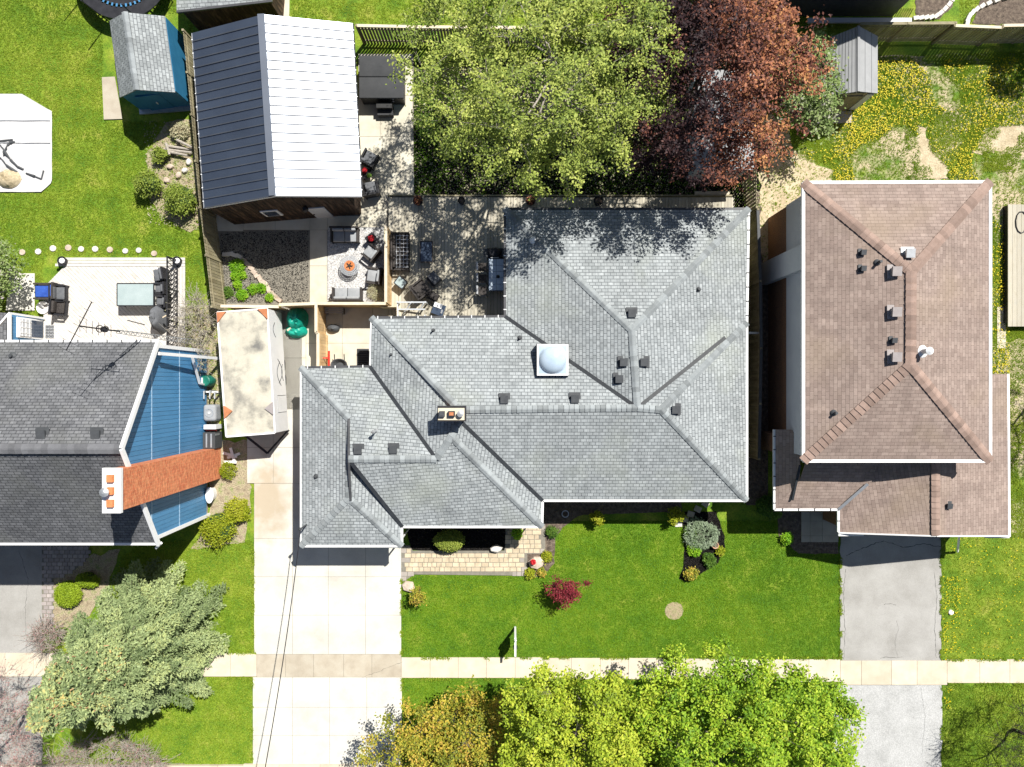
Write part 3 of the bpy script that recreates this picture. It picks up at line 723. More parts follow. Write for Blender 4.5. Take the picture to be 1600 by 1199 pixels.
# stepping stones on the left lawn and in the shade of the front bed
for i, (x, y, r_) in enumerate([(35,395,5),(60,394,5),(83,389,5.2),(107,388,5.2),(127,390,4.8),(149,390,5),(172,391,5),(196,393,4.6),(217,392,4.6),(241,397,4.8)]):
    o = MB().lathe(W(x, y), [(r_/30, 0), (r_/30*1.02, .03), (r_/30*.9, .05)], 9, sy=.95).build('stepping_stone', M['rock_w'] if i % 3 else M['rock'])
    props(o, ['leftmost round stepping stone, half under the lilac branches','round pale stepping stone, second from the left end of the lawn row','round stepping stone just above the left planter on the white deck',
        'round pale stepping stone, fourth from the left in the lawn row','round pale stepping stone, fifth from the left in the lawn row','round pale stepping stone, sixth from the left in the lawn row',
        'round stepping stone, seventh from the left, above the table','round stepping stone, third from the right end of the row','round pale stepping stone, second from the right end of the row',
        'rightmost round stepping stone above the right planter'][i], 'stepping stone', 'stepping stones across the left lawn')
for i, (x, y) in enumerate([(1102,788),(1090,796),(1079,804),(1070,812),(1060,819)]):
    o = MB().box(tuple(W(x, y)+Vector((0,0,.03))), (.36,.30,.06), R(-35+i*9)).build('stepping_stone', M['conc_tan'] if i < 4 else M['rock_w'])
    props(o, ['flat square stepping stone nearest the right end of the grey house','second flat stepping stone down from the grey house wall','middle flat stepping stone beside the island bed',
              'fourth flat stepping stone, just above the pale one','pale square stepping stone at the edge of the front lawn'][i], 'stepping stone', 'flat stepping stones beside the island bed')
# curved stone path at top right
flat('garden_bed', wob([(1430,-40),(1500,-40),(1490,10),(1470,30),(1432,36)], 2, 8, 20), .0, M['bed'])
flat('garden_bed', wob([(1545,-40),(1640,-40),(1640,40),(1520,38),(1530,10)], 2, 8, 21), .0, M['bed'])
root = thing('stone_edging', 'curved row of pale stones along the garden bed left of the green path', 'edging', W(1465,25))
for i in range(9):
    t = i/8; x = 1430 + 68*t - 10*t*t; y = 30 - 4*t - 40*max(0, t-.45)**1.3*1.4
    piece('stone', M['rock_w'], tuple(W(x, y)+Vector((0,0,.06))), (.28,.2,.12), root, R(10+50*t))
root = thing('stone_edging', 'curved row of pale stones along the garden bed right of the green path', 'edging', W(1530,15))
for i in range(9):
    t = i/8; x = 1510 + 60*t**2; y = 38 - 48*t + 8*t*t
    piece('stone', M['rock_w'], tuple(W(x, y)+Vector((0,0,.06))), (.28,.2,.12), root, R(75-60*t))
# ================================================================== BUILDINGS
ROOFS = []          # world triangles, used to rest vents and pipes on the slopes
def roof(polys, mat_, parent, name='roof', thick=.05):
    """polys: lists of (px, py, h); one mesh with slope-aligned UVs"""
    m = MB()
    for p in polys:
        q = [W(*a) for a in p]
        n = (q[1]-q[0]).cross(q[2]-q[0])
        if n.z < 0: q = q[::-1]
        m.poly(q)
        for i in range(1, len(q)-1): ROOFS.append((q[0], q[i], q[i+1]))
    o = m.build(name, mat_, parent, slope_uv=True)
    md = o.modifiers.new('thick', 'SOLIDIFY'); md.thickness = thick; md.offset = -1
    return o
def on_roof(px, py):
    d = W(px, py, 0) - Vector((0,0,CAM_H)); best = None
    for a, b, c in ROOFS:
        h = intersect_ray_tri(a, b, c, d, Vector((0,0,CAM_H)), True)
        if h is not None and (best is None or h.z > best.z): best = h
    return best if best is not None else W(px, py, 2.8)

def caps(a, b, mat_, parent, width=.33, pitch=.235, drop=.06, name='ridge_cap', lift=.022, jitter=.03):
    """overlapping bent cap shingles from point a to point b, each an object sharing one mesh"""
    A, B = W(*a), W(*b); d = B - A; n = max(1, int(d.length/pitch)); d.normalize()
    key = (mat_.name, round(drop,2), round(width,2))
    if key not in caps.cache:
        m = MB(); L_, w_, t = pitch*1.12, width/2, .022
        for x, z in ((-L_/2, .036), (L_/2, .0)):
            m.v += [(x,-w_,z-drop),(x,-w_*.15,z),(x,w_*.15,z),(x,w_,z-drop),(x,-w_,z-drop+t),(x,-w_*.15,z+t),(x,w_*.15,z+t),(x,w_,z-drop+t)]
        for i in range(3): m.f += [(4+i, 5+i, 13+i, 12+i), (i, 8+i, 9+i, 1+i)]
        m.f += [(0,4,12,8),(3,11,15,7)] + [(i, i+1, i+5, i+4) for i in range(3)] + [(8+i, 12+i, 13+i, 9+i) for i in range(3)]
        o = m.build('tmp', mat_, None); caps.cache[key] = o.data; bpy.data.objects.remove(o)
    rot = Matrix((d, Vector((0,0,1)).cross(d).normalized(), d.cross(Vector((0,0,1)).cross(d).normalized()))).transposed().to_euler()
    for i in range(n):
        p = A + d*(B-A).length*(i+.5)/n; o = bpy.data.objects.new(name, caps.cache[key]); C.objects.link(o)
        o.parent = parent; o.location = p + Vector((0,0,lift)) - abs_loc(parent); o.rotation_euler = (rot.x, rot.y, rot.z + random.uniform(-jitter, jitter)*2)
caps.cache = {}

def gutter(pts, mat_, parent, w_=.11, t=.11, dz=-.03, hang=None, name='gutter'):
    for a, b in zip(pts, pts[1:]):
        A, B = W(*a), W(*b); A.z += dz; B.z += dz
        MB().bar(A, B, w_, t).build(name, mat_, parent)
        if hang:
            n = int((B-A).length/.62)
            for i in range(n): p = A + (B-A)*((i+.5)/n); piece('gutter_hanger', hang, (p.x, p.y, p.z+t/2+.012), (.045,.13,.02) if abs(B.x-A.x) > abs(B.y-A.y) else (.13,.045,.02), parent)

def valley(a, b, parent, w_=.17, lift=.02):
    A, B = W(*a), W(*b); A.z += lift; B.z += lift
    MB().bar(A, B, w_, .03).build('valley_flashing', M['valley'], parent)

def walls(boxes, z1, mat_, parent, name='wall'):
    for x0, y0, x1, y1 in boxes:     # ground photo pixels
        a, b = W(x0, y0), W(x1, y1)
        MB().box(((a.x+b.x)/2, (a.y+b.y)/2, z1/2), (abs(b.x-a.x), abs(b.y-a.y), z1)).build(name, mat_, parent)

def vent_box(px, py, label, parent_group, m=None, s=.36, hh=.20, cat='roof vent'):
    p = on_roof(px, py); m = m or M['ventbox']
    root = thing('roof_vent', label, cat, p - Vector((0,0,.08)), group=parent_group)
    a = MB(); x, y = s/2, s/2
    a.prism([(-x*.8,-y*.8),(x*.8,-y*.8),(x*.8,y*.8),(-x*.8,y*.8)], -.05, hh); a.build('base', m, root, local=True)
    a = MB(); n = a.v; a.v += [(-x,-y,hh),(x,-y,hh),(x,y,hh),(-x,y,hh),(-x,-y,hh+.05),(x,-y,hh+.05),(x,y,hh+.10),(-x,y,hh+.10)]
    a.f += [(0,3,2,1),(4,5,6,7),(0,1,5,4),(1,2,6,5),(2,3,7,6),(3,0,4,7)]; a.build('hood', m, root, local=True)
    a = MB().box((0,.03,.075),(s*1.5,s*1.5,.012)); a.build('flashing', m, root, local=True)
def vent_pipe(px, py, label, group, m=None, r=.05, h=.38, cap=0, flange=True):
    p = on_roof(px, py); m = m or M['ventbox']
    root = thing('vent_pipe', label, 'vent pipe', p - Vector((0,0,.06)), group=group)
    MB().cyl((0,0,-.05),(0,0,h), r, r, 10).build('pipe', m, root, local=True)
    if flange: MB().lathe((0,0,0), [(r*2.6,.05),(r*2.2,.09),(r*1.1,.15)], 12).build('flange', m, root, local=True)
    if cap: MB().lathe((0,0,h), [(cap,0),(cap*1.05,.06),(cap*.3,.14)], 14).build('rain_cap', m, root, local=True)

# ------------------------------------------------------------------ grey hip-roofed bungalow in the middle
house = thing('bungalow', 'long grey shingled hip roof bungalow filling the middle, with a square skylight and chimney', 'house', W(800, 640))
A1, A2 = (789,327,2.6), (1170,327,2.6); AX = (987,517,4.25); JN = (996,638,4.22)
B1, BJ, BW_, BE = (580,497,2.8), (789,495,2.7), (718,641,4.22), (1033,641,4.22)
B6, B7, BNE = (1167,783,2.8), (848,783,2.8), (1167,505,2.7)
C1, B8, C2 = (705,683,4.08), (719,658,4.05), (682,718,3.95); V1 = (578,573,2.8)
CW, CSE, CSW = (545,718,4.08), (847,824,2.8), (629,824,2.8)
D1, D2, D3, D4 = (470,575,2.8), (470,854,2.8), (628,854,2.8), (628,824,2.8); DN, DS = (545,655,3.58), (545,779,3.58)
rf = roof([[A1, A2, AX], [A1, AX, JN, BJ], [A2, BNE, JN, AX],
           [BJ, JN, BW_, B1], [JN, BNE, BE], [BE, BNE, B6],
           [BW_, JN, BE, B6, B7, B8],
           [B1, BW_, B8, C1, C2, V1],
           [B8, B7, CSE, C1], [C1, CSE, CSW, CW, C2],
           [V1, C2, CW, DN, D1], [D1, DN, DS, D2], [D2, DS, D3], [DS, DN, (545,718,3.62), CSW, D3]], M['shingle'], house)
# small gable where the entry wing's ridge meets the garage roof
MB().poly([W(545,655,3.58), W(545,718,3.55), W(545,718,4.08)]).poly([W(545,718,4.08), W(545,718,3.55), W(545,783,3.5)]).build('gable_wall', M['valley'], house)
MB().bar(W(545,655,3.60), W(545,718,4.10), .10, .05).bar(W(545,718,4.10), W(548,783,3.62), .10, .05).build('rake_board', M['gutter_k'], house)
MC = M['cap']
for a, b in ((A1, AX), (A2, AX), (AX, JN), (BW_, JN), (JN, BE), (BE, B6), (B1, BW_), (B8, BW_), (C1, B8), (CSE, C1), (C1, C2)):
    caps(a, b, MC, rf)
caps(BNE, BE, MC, rf); caps(CW, C2, MC, rf); caps(D1, DN, MC, rf); caps(D2, DS, MC, rf); caps(D3, DS, MC, rf); caps((545,726,3.6), DS, MC, rf, drop=.05)
for a, b in ((BJ, JN), ((1133,528,3.0), JN), (B7, B8), (V1, C2), (CSW, (549,724,4.02))): valley(a, b, rf)
HW = M['gutter_w']; HK = M['gutter_k']
gutter([BJ, A1, (789,327,2.6)][:2], HK, house, hang=HW); gutter([A1, A2], HK, house); gutter([A2, BNE], HW, house, hang=HK); gutter([BNE, B6], HW, house)
gutter([B6, B7], HW, house, hang=None); gutter([B7, CSE], HW, house); gutter([CSE, CSW], HW, house); gutter([D4, D3], HW, house); gutter([D3, D2], HW, house)
gutter([D2, D1], HW, house, w_=.07); gutter([D1, V1], HK, house, hang=HW); gutter([V1, B1], HW, house, w_=.06); gutter([B1, BJ], HK, house, hang=HW)
walls([(812,370,1135,640), (615,530,1132,755), (500,590,815,795), (508,592,636,820)], 2.62, M['wall_buff'], house)
for (x, y) in ((847,812), (628,842), (847,790)):
    p = W(x, y, 2.8); MB().cyl((p.x, p.y, 0), (p.x, p.y, 2.7), .045, k=8).build('downspout', HW, house)
# garage door on the front of the garage
a, b = W(512,821), W(632,821)
MB().box(((a.x+b.x)/2, a.y-.02, 1.1), (b.x-a.x-.4, .05, 2.2)).build('garage_door', M['white'], house)
# chimney
p = on_roof(716, 652); ch = house
c0 = W(706, 647, 5.1); cm = MB().box((c0.x, c0.y, 4.2), (1.16, .56, 1.7)).build('chimney', M['brick'], house)
MB().box((c0.x, c0.y, 5.08), (1.30, .70, .07)).build('crown', M['black'], cm)
MB().box((c0.x-.02, c0.y-.02, 5.14), (1.18, .54, .06)).build('crown_top', M['tan_cap'], cm)
for i, (dx, mm) in enumerate(((-.42, M['ventbox']), (0, M['rust']), (.40, M['metal_g']))):
    q = (c0.x+dx, c0.y, 5.17)
    if i < 2: fl = MB().box((q[0], q[1], 5.26), (.24 if i == 0 else .30, .24, .22)).build('flue', M['ventbox'] if i == 0 else M['black'], cm); MB().box((q[0], q[1], 5.38), (.17 if i == 0 else .2, .15, .02)).build('flue_top', mm, fl)
    else: MB().lathe(q, [(.12,0),(.12,.16),(.15,.18),(.15,.22),(.04,.24)], 12).build('flue', mm, cm)
# skylight
c1 = W(863.5, 563, 3.95)
sk = MB().box((c1.x, c1.y, 3.6), (1.50, 1.50, .62)).build('skylight', M['black'], house)
fr = MB().box((c1.x, c1.y, 3.96), (1.46, 1.46, .10)).build('frame', M['white'], sk)
m = MB(); n = 28; L_ = .65
for i in range(n+1):
    for j in range(n+1):
        u, v = -1+2*i/n, -1+2*j/n; z = .05*(1-u*u)*(1-v*v) + .34*math.sqrt(max(0, 1-(u*u+v*v)/.95)); m.v.append((c1.x+u*L_, c1.y+v*L_, 4.015+z))
for i in range(n):
    for j in range(n): a_ = i*(n+1)+j; m.f.append((a_, a_+n+1, a_+n+2, a_+1))
m.build('dome', M['skydome'], sk, smooth=True)
G = 'box vents on the grey roof'
for x, y, l in ((987,491,'small dark box vent at the rear hip of the grey roof, below the tree shadow'),
                (974,567,'dark box vent left of the rear ridge, level with the skylight'), (1006,567,'dark box vent right of the rear ridge, opposite its twin'),
                (967,593,'dark box vent lowest beside the rear ridge, just above the valley'), (1055,641,'dark box vent at the right end of the long ridge'),
                (898,624,'dark box vent above the long ridge, below the skylight'), (788,625,'dark box vent above the long ridge, right of the chimney'),
                (560,704,'left one of two dark box vents above the short garage ridge'), (615,703,'right one of two dark box vents above the short entry ridge')):
    vent_box(x, y, l, G)
G = 'vent pipes on the grey roof'
for x, y, l, m_, r_, h_, c_ in ((833,376,'round white vent cap in the tree shadow on the grey roof', M['white'], .07, .3, .12), (1091,453,'small black pipe on the right rear slope of the grey roof', None, .05,.25,0),
                (812,529,'small black pipe left above the skylight', None, .05,.3,0), (677,517,'small grey pipe near the rear eave of the grey roof', None,.04,.4,0),
                (611,555,'thin pipe near the left hip of the grey roof', None, .03,.25,0), (494,745,'small dark pipe on the left slope of the garage roof', None, .05,.22,0),
                (588,674,'tall galvanised pipe with a cap above the two garage vents', M['metal_g'], .05, .75, .09)):
    vent_pipe(x, y, l, G, m_, r_, h_, c_)

# ------------------------------------------------------------------ brown house on the right
bh = thing('brown_house', 'two storey house with rose brown hip roof and front garage on the right', 'house', W(1390, 560))
E1, E2, E3, E4 = (1255,286,5.5), (1547,285,5.5), (1547,721,5.5), (1255,721,5.5); RN, RS = (1424,425,6.78), (1423,571,6.78)
r2 = roof([[E1,E2,RN],[E2,E3,RS,RN],[E3,E4,RS],[E4,E1,RN,RS]], M['shingle_brown'], bh)
for a, b in ((E1,RN),(E2,RN),(RN,RS),(E3,RS),(E4,RS)): caps(a, b, M['cap_brown'], r2, width=.46, pitch=.25)
gutter([E1,E2,E3,E4,E1], HW, bh, w_=.14, t=.13)
GF, GB = (1462,837,4.35), (1462,690,4.35)
r3 = roof([[GF, (1577,837,3.0), (1575,585,3.0), (1462,585,4.35)],
           [GF, (1462,690,4.35), (1360,715,3.75), (1310,797,3.0), (1310,832,3.0)],
           [(1210,797,3.0), (1310,797,3.0), (1362,754,3.68), (1375,715,4.0), (1262,715,4.0), (1250,752,3.65)],
           [(1210,797,3.0), (1250,752,3.65), (1250,690,3.65), (1236,672,3.4), (1210,672,3.0)]], M['shingle_brown'], bh, name='lower_roof')
caps(GF, GB, M['cap_brown'], r3, width=.4, pitch=.25)
MB().bar(W(1310,797,3.04), W(1356,757,3.70), .14, .02).build('valley_flashing', M['metal_g'], r3)
gutter([(1310,832,3.0),(1310,797,3.0),(1210,797,3.0),(1210,672,3.0)], HW, bh, hang=HK); gutter([(1577,837,3.0),(1575,585,3.0)], HW, bh)
for a, b in (((1310,835,3.0),(1349,835,3.0)), ((1540,838,3.0),(1577,838,3.0))):
    gutter([a, b], HW, bh, w_=.2, t=.1)
MB().bar(W(1310,833,3.0), GF and W(1462,838,4.33), .06, .14).bar(W(1462,838,4.33), W(1577,838,3.0), .06, .14).build('rake_board', M['gutter_w'], bh)
# wall: brick below, pale siding above, tall sided chase on the left
def gbox(x0, y0, x1, y1, z0, z1, m_, nm, par):
    a, b = W(x0, y0), W(x1, y1); return MB().box(((a.x+b.x)/2, (a.y+b.y)/2, (z0+z1)/2), (abs(b.x-a.x), abs(b.y-a.y), z1-z0)).build(nm, m_, par)
gbox(1200,342,1428,698, 0, 2.55, M['brick'], 'brick_wall', bh)
gbox(1199,341,1429,699, 2.55, 5.35, M['whiteblue'], 'upper_wall', bh)
gbox(1190,412,1199,446, 0, 5.3, M['whiteblue'], 'chase', bh)
gbox(1182,674,1200,700, 0, 2.8, M['brick'], 'porch_wall', bh)
gbox(1285,700,1500,812, 0, 2.9, M['brick'], 'garage_wall', bh); gbox(1428,600,1506,812, 0, 2.9, M['brick'], 'garage_wall', bh)
MB().poly([W(1322,831,3.0), W(1566,831,3.0), W(1462,831,4.3)]).build('gable_wall', M['whiteblue'], bh)
a, b = W(1315,812), W(1440,812); MB().box(((a.x+b.x)/2, a.y-.03, 1.1), (b.x-a.x, .06, 2.2)).build('garage_door', M['white'], bh)
p = W(1500,843,2.9); MB().bar((p.x, p.y+.15, 2.85), (W(1494,862).x, W(1494,862).y, .12), .09, .07).build('downspout', M['gutter_w'], bh)
MB().bar(W(1238,782,3.35), W(1250,728,3.95), .10, .06).build('step_flashing', M['valley'], r3)
G = 'vents on the brown roof'
for x, y, l, s_, m_ in ((1347,396,'small dark vent, upper of the two leftmost on the brown roof',.22,None), (1347,421,'small dark vent, lower of the two leftmost on the brown roof',.22,None),
                    (1418,398,'pale box vent on the rear slope by the top of the brown ridge',.38,M['metal_g']), (1397,426,'box vent at the upper end of the brown ridge, left side',.4,M['ventbox_b']),
                    (1397,489,'box vent halfway down the brown ridge, left side',.4,M['ventbox_b']), (1395,533,'small dark vent between two box vents left of the brown ridge',.22,None),
                    (1397,559,'box vent at the lower end of the brown ridge, left side',.4,M['ventbox_b']), (1481,791,'single grey vent on the garage roof of the brown house',.24,None)):
    vent_box(x, y, l, G, m_, s_, .28 if s_ > .3 else .2)
vent_pipe(1440,550,'white round pipe with a cap beside the lower end of the brown ridge', 'pipes on the brown roof', M['white'], .11, .6, .16)
vent_pipe(1371,411,'dark leaning pipe in the middle of the vent group on the brown roof', 'pipes on the brown roof', None, .06, .4)
vent_pipe(1303,646,'small dark pipe low on the left slope of the brown roof', 'pipes on the brown roof', None, .06, .35)

# ------------------------------------------------------------------ blue house on the left
bl = thing('blue_house', 'blue sided house with charcoal gable roof and tall orange brick chimney', 'house', W(200, 680))
X0 = -140
F1, F2, F3 = (248,534,6.0), (190,702,8.96), (248,850,6.0); G1, G2, G3 = (X0,534,6.0), (X0-58,702,8.96), (X0,850,6.0)
rb = roof([[G1, F1, F2, G2], [G2, F2, F3, G3]], M['shingle_dark'], bl)
caps((X0,702,8.96), F2, M['cap_dark'], rb, width=.4, pitch=.26)
gutter([G1, F1], HW, bl, hang=HK, w_=.12); gutter([G3, F3], HW, bl, w_=.14)
MB().bar(W(248,533,6.0), W(190,702,8.98), .11, .2).bar(W(190,702,8.98), W(248,852,6.0), .11, .2).build('rake_board', M['white'], bl)
wy0, wy1 = 549, 806     # ground extents of the east gable wall, photo pixels
xw = 326.0
gbox(-200, wy0, xw-1, wy1, 0, 5.8, M['wall_buff'], 'wall', bl)
rid_y = (F2[1]-600)*(CAM_H-8.96)/CAM_H + 600
def top_z(y):
    e0, e1 = 600+(534-600)*(CAM_H-6)/CAM_H, 600+(850-600)*(CAM_H-6)/CAM_H
    t = (y-e0)/(rid_y-e0) if y < rid_y else (e1-y)/(e1-rid_y)
    return 6.0 + 2.96*max(0, min(1, t)) - .12
y = float(wy0)
while y < wy1-1:
    y2 = min(y+5.9, wy1); xb = W(xw, y).x
    for za, zb in ((.3, 3.25), (3.33, 5.85), (5.93, 9)):
        t0, t1 = min(zb, top_z(y)), min(zb, top_z(y2))
        if t0 <= za+.05 or t1 <= za+.05: continue
        ya, yb = W(0, y+.35).y, W(0, y2).y; m = MB()
        m.v += [(xb-.03,ya,za),(xb+.02,ya,za),(xb+.03,yb,za),(xb-.03,yb,za),(xb-.03,ya,t0),(xb+.02,ya,t0),(xb+.03,yb,t1),(xb-.03,yb,t1)]
        m.f += [(0,3,2,1),(4,5,6,7),(0,1,5,4),(1,2,6,5),(2,3,7,6),(3,0,4,7)]; m.build('siding_board', M['blue'], bl)
    y = y2
for z in (3.29, 5.89):
    a, b = W(xw, wy0), W(xw, wy1); MB().box((a.x+.005, (a.y+b.y)/2, z), (.05, abs(a.y-b.y), .06)).build('trim_strip', mat('pale blue trim', [(.3,.45,.6),(.34,.5,.66)], 2) if z < 4 else bpy.data.materials['pale blue trim'], bl)
MB().poly([W(xw-1,wy0)+Vector((0,0,5.8)), W(xw-1,wy1)+Vector((0,0,5.8)), Vector((W(xw-1,0).x, W(0,rid_y).y, 8.85))]).build('gable_wall', M['joint'], bl)
for y in (wy0+1, wy1-1):
    p = W(xw+.5, y); MB().box((p.x, p.y, 2.95), (.14, .16, 5.9)).build('corner_board', M['white'], bl)
# white sill / downpipe at the far corner, gutter downpipe at the near corner
MB().bar(W(300,557,2.6), W(312,600,1.4), .10, .08).bar(W(312,600,1.4), W(322,602,.6), .1, .08).build('downspout', M['white'], bl)
MB().bar(W(252,849,5.9), W(244,857,5.6), .1, .08).build('downspout', M['white'], bl)
MB().bar(W(248,553,6.0), W(345,561,.4), .14, .1).build('corner_post', M['white'], bl)
# brick chimney with individually laid courses left to its material; crown and three flues
chx0, chx1 = 328, 345
M['obrick'] = new_mat('orange brick')[0]
def brick_mat(m, c1, c2, mort, bw=.24, rh=.078):
    n = m.node_tree; b = n.nodes['Principled BSDF']; N = n.nodes.new; L = n.links.new
    g_ = N('ShaderNodeNewGeometry'); sp = N('ShaderNodeSeparateXYZ'); L(g_.outputs['Position'], sp.inputs[0])
    ad = N('ShaderNodeMath'); ad.operation = 'ADD'; L(sp.outputs[0], ad.inputs[0]); L(sp.outputs[1], ad.inputs[1])
    cb = N('ShaderNodeCombineXYZ'); L(ad.outputs[0], cb.inputs[0]); L(sp.outputs[2], cb.inputs[1])
    t = N('ShaderNodeTexBrick'); L(cb.outputs[0], t.inputs['Vector']); t.inputs['Scale'].default_value = 1
    t.inputs['Brick Width'].default_value = bw; t.inputs['Row Height'].default_value = rh; t.inputs['Mortar Size'].default_value = .006
    t.inputs['Color1'].default_value = (*c1,1); t.inputs['Color2'].default_value = (*c2,1); t.inputs['Mortar'].default_value = (*mort,1)
    tn = N('ShaderNodeTexNoise'); tn.inputs['Scale'].default_value = 7; tn.inputs['Detail'].default_value = 6; L(g_.outputs['Position'], tn.inputs['Vector'])
    mr = N('ShaderNodeMapRange'); L(tn.outputs['Fac'], mr.inputs[0]); mr.inputs[1].default_value = .3; mr.inputs[2].default_value = .7; mr.inputs[3].default_value = .75; mr.inputs[4].default_value = 1.25
    vm = N('ShaderNodeVectorMath'); vm.operation = 'SCALE'; L(t.outputs[0], vm.inputs[0]); L(mr.outputs[0], vm.inputs['Scale']); L(vm.outputs[0], b.inputs['Base Color'])
    b.inputs['Roughness'].default_value = .9
    bp = N('ShaderNodeBump'); bp.invert = True; bp.inputs['Strength'].default_value = .7; bp.inputs['Distance'].default_value = .01; L(t.outputs['Fac'], bp.inputs['Height']); L(bp.outputs[0], b.inputs['Normal'])
brick_mat(M['obrick'], (.52,.12,.045), (.66,.24,.10), (.66,.36,.2))
ob = gbox(chx0, 700, chx1, 748, 0, 9.45, M['obrick'], 'chimney', bl)
a, b = W(chx0, 700), W(chx1, 748); cx, cy = (a.x+b.x)/2, (a.y+b.y)/2
MB().box((cx, cy, 9.52), (.72, 1.74, .16)).build('crown', M['white'], ob)
for i, dy in enumerate((-.48, 0, .48)):
    MB().box((cx, cy+dy, 9.67), (.24, .28, .16)).build('flue', M['orange_tile'], ob)
MB().lathe((cx-.1, cy-.02, 9.8), [(.11,-.1),(.11,.06),(.17,.08),(.18,.14),(.05,.2)], 14).build('flue_cap', M['metal_g'], ob)
G = 'box vents on the charcoal roof'
for x, y, l in ((66,680,'left one of two dark box vents above the charcoal ridge'), (151,680,'right one of two dark box vents above the charcoal ridge')): vent_box(x, y, l, G, M['ventbox'], .36, .14)
vent_pipe(20,557,'small dark pipe near the rear gutter of the charcoal roof', 'pipes on the charcoal roof', None, .07, .25)
# rear extension with its white framed patio door
ex = thing('rear_extension', 'small blue extension with a white framed window beside the white deck', 'extension', W(30, 515))
gbox(-160,500,71,562, 0, 2.6, M['wall_buff'], 'wall', ex)
y = 500.0
while y < 560:
    p = W(72, y+2.7); piece('siding_board', M['blue'], (p.x, p.y, 1.35), (.05, .175, 2.5), ex); y += 5.4
roof([[(15,490,2.75),(15,566,2.75),(-200,566,3.8),(-200,478,3.8)]], M['shingle_dark'], ex)
MB().bar(W(15,491,2.8), W(15,566,2.8), .12,.12).bar(W(15,491,2.8), W(-60,575,3.2), .08,.16).build('gutter', M['white'], ex)
MB().bar(W(14,490,2.6), W(74,499,.2), .10,.08).build('corner_board', M['white'], ex)
wx = W(73.5, 0).x
wf = MB().box((wx, W(0,517).y, 1.25), (.08, 1.0, 2.0)).build('window', M['white'], ex)
MB().box((wx+.05, W(0,517).y, .82), (.03, .84, .85)).build('pane', M['glass'], wf)
sh_ = MB().box((wx+.06, W(0,517).y, 1.72), (.04, .84, .82)).build('pane', M['whiteblue'], wf)
for i in range(3): MB().box((wx+.09, W(0,517).y, 1.45+.27*i), (.02, .84, .03)).build('glazing_bar', M['gutter_w'], wf)
for i in range(3): MB().box((wx+.09, W(0,517).y-.28+.28*i, 1.72), (.02, .03, .82)).build('glazing_bar', M['gutter_w'], wf)

# ------------------------------------------------------------------ workshop with the ribbed metal roof
M['rib_sunlit'] = mat('roof rib in sunlit grey', [(.33,.34,.36),(.4,.41,.43)], 2, rough=.8, fine=.05)  # same metal ribs; this lighter grey paints the roof's sunlit side
ws = thing('workshop', 'workshop with metal panel roof, dark slate on the left and glaring white on the right', 'workshop', W(440, 200))
P00, P01 = (301,53,3.4), (320,326,3.4); Q0, Q1 = (412,24,4.5), (430,307,4.5); S0, S1 = (551,38,3.4), (565,308,3.4)
NP = 20
def lerp3(a, b, t): return W(*a).lerp(W(*b), t)
for side, (e0, e1) in (('l', (P00, P01)), ('r', (S0, S1))):
    for i in range(NP):
        t0, t1 = i/NP, (i+1)/NP; m = MB()
        q = [lerp3(e0,e1,t0), lerp3(e0,e1,t1), lerp3(Q0,Q1,t1), lerp3(Q0,Q1,t0)]
        dz = Vector((0,0,.05)); q = [p + Vector((0,0,random.uniform(-.004,.004))) for p in q]
        if side == 'r': q = q[::-1]
        n = len(m.v); m.v += [tuple(p) for p in q] + [tuple(p+dz) for p in q]
        m.f += [(3,2,1,0),(4,5,6,7)] + [(k, (k+1)%4, 4+(k+1)%4, 4+k) for k in range(4)]
        m.build('roof_panel', M['metal_roof'], ws)
        A_, B_ = lerp3(e0,e1,t1)+Vector((0,0,.07)), lerp3(Q0,Q1,t1)+Vector((0,0,.07))
        MB().bar(A_, B_, .05, .045).build('roof_rib', M['metal_seam'] if side == 'l' else M['rib_sunlit'], ws)
MB().bar(W(*Q0)+Vector((-.1,0,.09)), W(*Q1)+Vector((-.1,0,.09)), .32, .03).build('ridge_cap', M['metal_roof'], ws)
gutter([P00, P01], M['metal_g'], ws, w_=.1, hang=M['gutter_w']); gutter([S0, S1], M['gutter_k'], ws, w_=.1, hang=M['gutter_w'])
MB().bar(W(*P01)+Vector((0,0,0)), W(*Q1), .05, .16).bar(W(*Q1), W(*S1), .05, .16).build('rake_board', M['gutter_w'], ws)
wq = [W(*P00), W(*P01), W(*S1), W(*S0)]; ctr = sum(wq, Vector())/4
wp = [(ctr.x+(p.x-ctr.x)*.975, ctr.y+(p.y-ctr.y)*.995) for p in wq]; wp[2] = (wp[2][0]-.62, wp[2][1]); wp[3] = (wp[3][0]-.62, wp[3][1])
MB().prism(wp, 0, 3.3).build('wall', M['barnwood'], ws)
a, b = Vector((*wp[1], 0)), Vector((*wp[2], 0)); d = (b-a).normalized(); nv = Vector((d.y, -d.x, 0)); L_ = (b-a).length; nb = int(L_/.2)
MB().poly([a+Vector((0,0,3.3))+nv*.01, b+Vector((0,0,3.3))+nv*.01, (a+b)/2+Vector((0,0,4.4))+nv*.01]).build('gable_wall', M['barnwood'], ws)
for i in range(nb):
    p = a + d*(L_*(i+.5)/nb) + nv*.03; hh = 3.3 + 1.05*(1-abs(2*(i+.5)/nb-1)); piece('siding_board', M['barnwood'], (p.x, p.y, hh/2), (L_/nb-.02, .04, hh), ws, math.atan2(d.y, d.x))
rz = math.atan2(d.y, d.x)
p = a + d*L_*.38 + nv*.07; wn = MB().box((p.x, p.y, 1.75), (.85, .06, 1.0), rz).build('window', M['white'], ws); MB().box((p.x, p.y-.04, 1.75), (.62,.03,.76), rz).build('pane', M['glass'], wn)
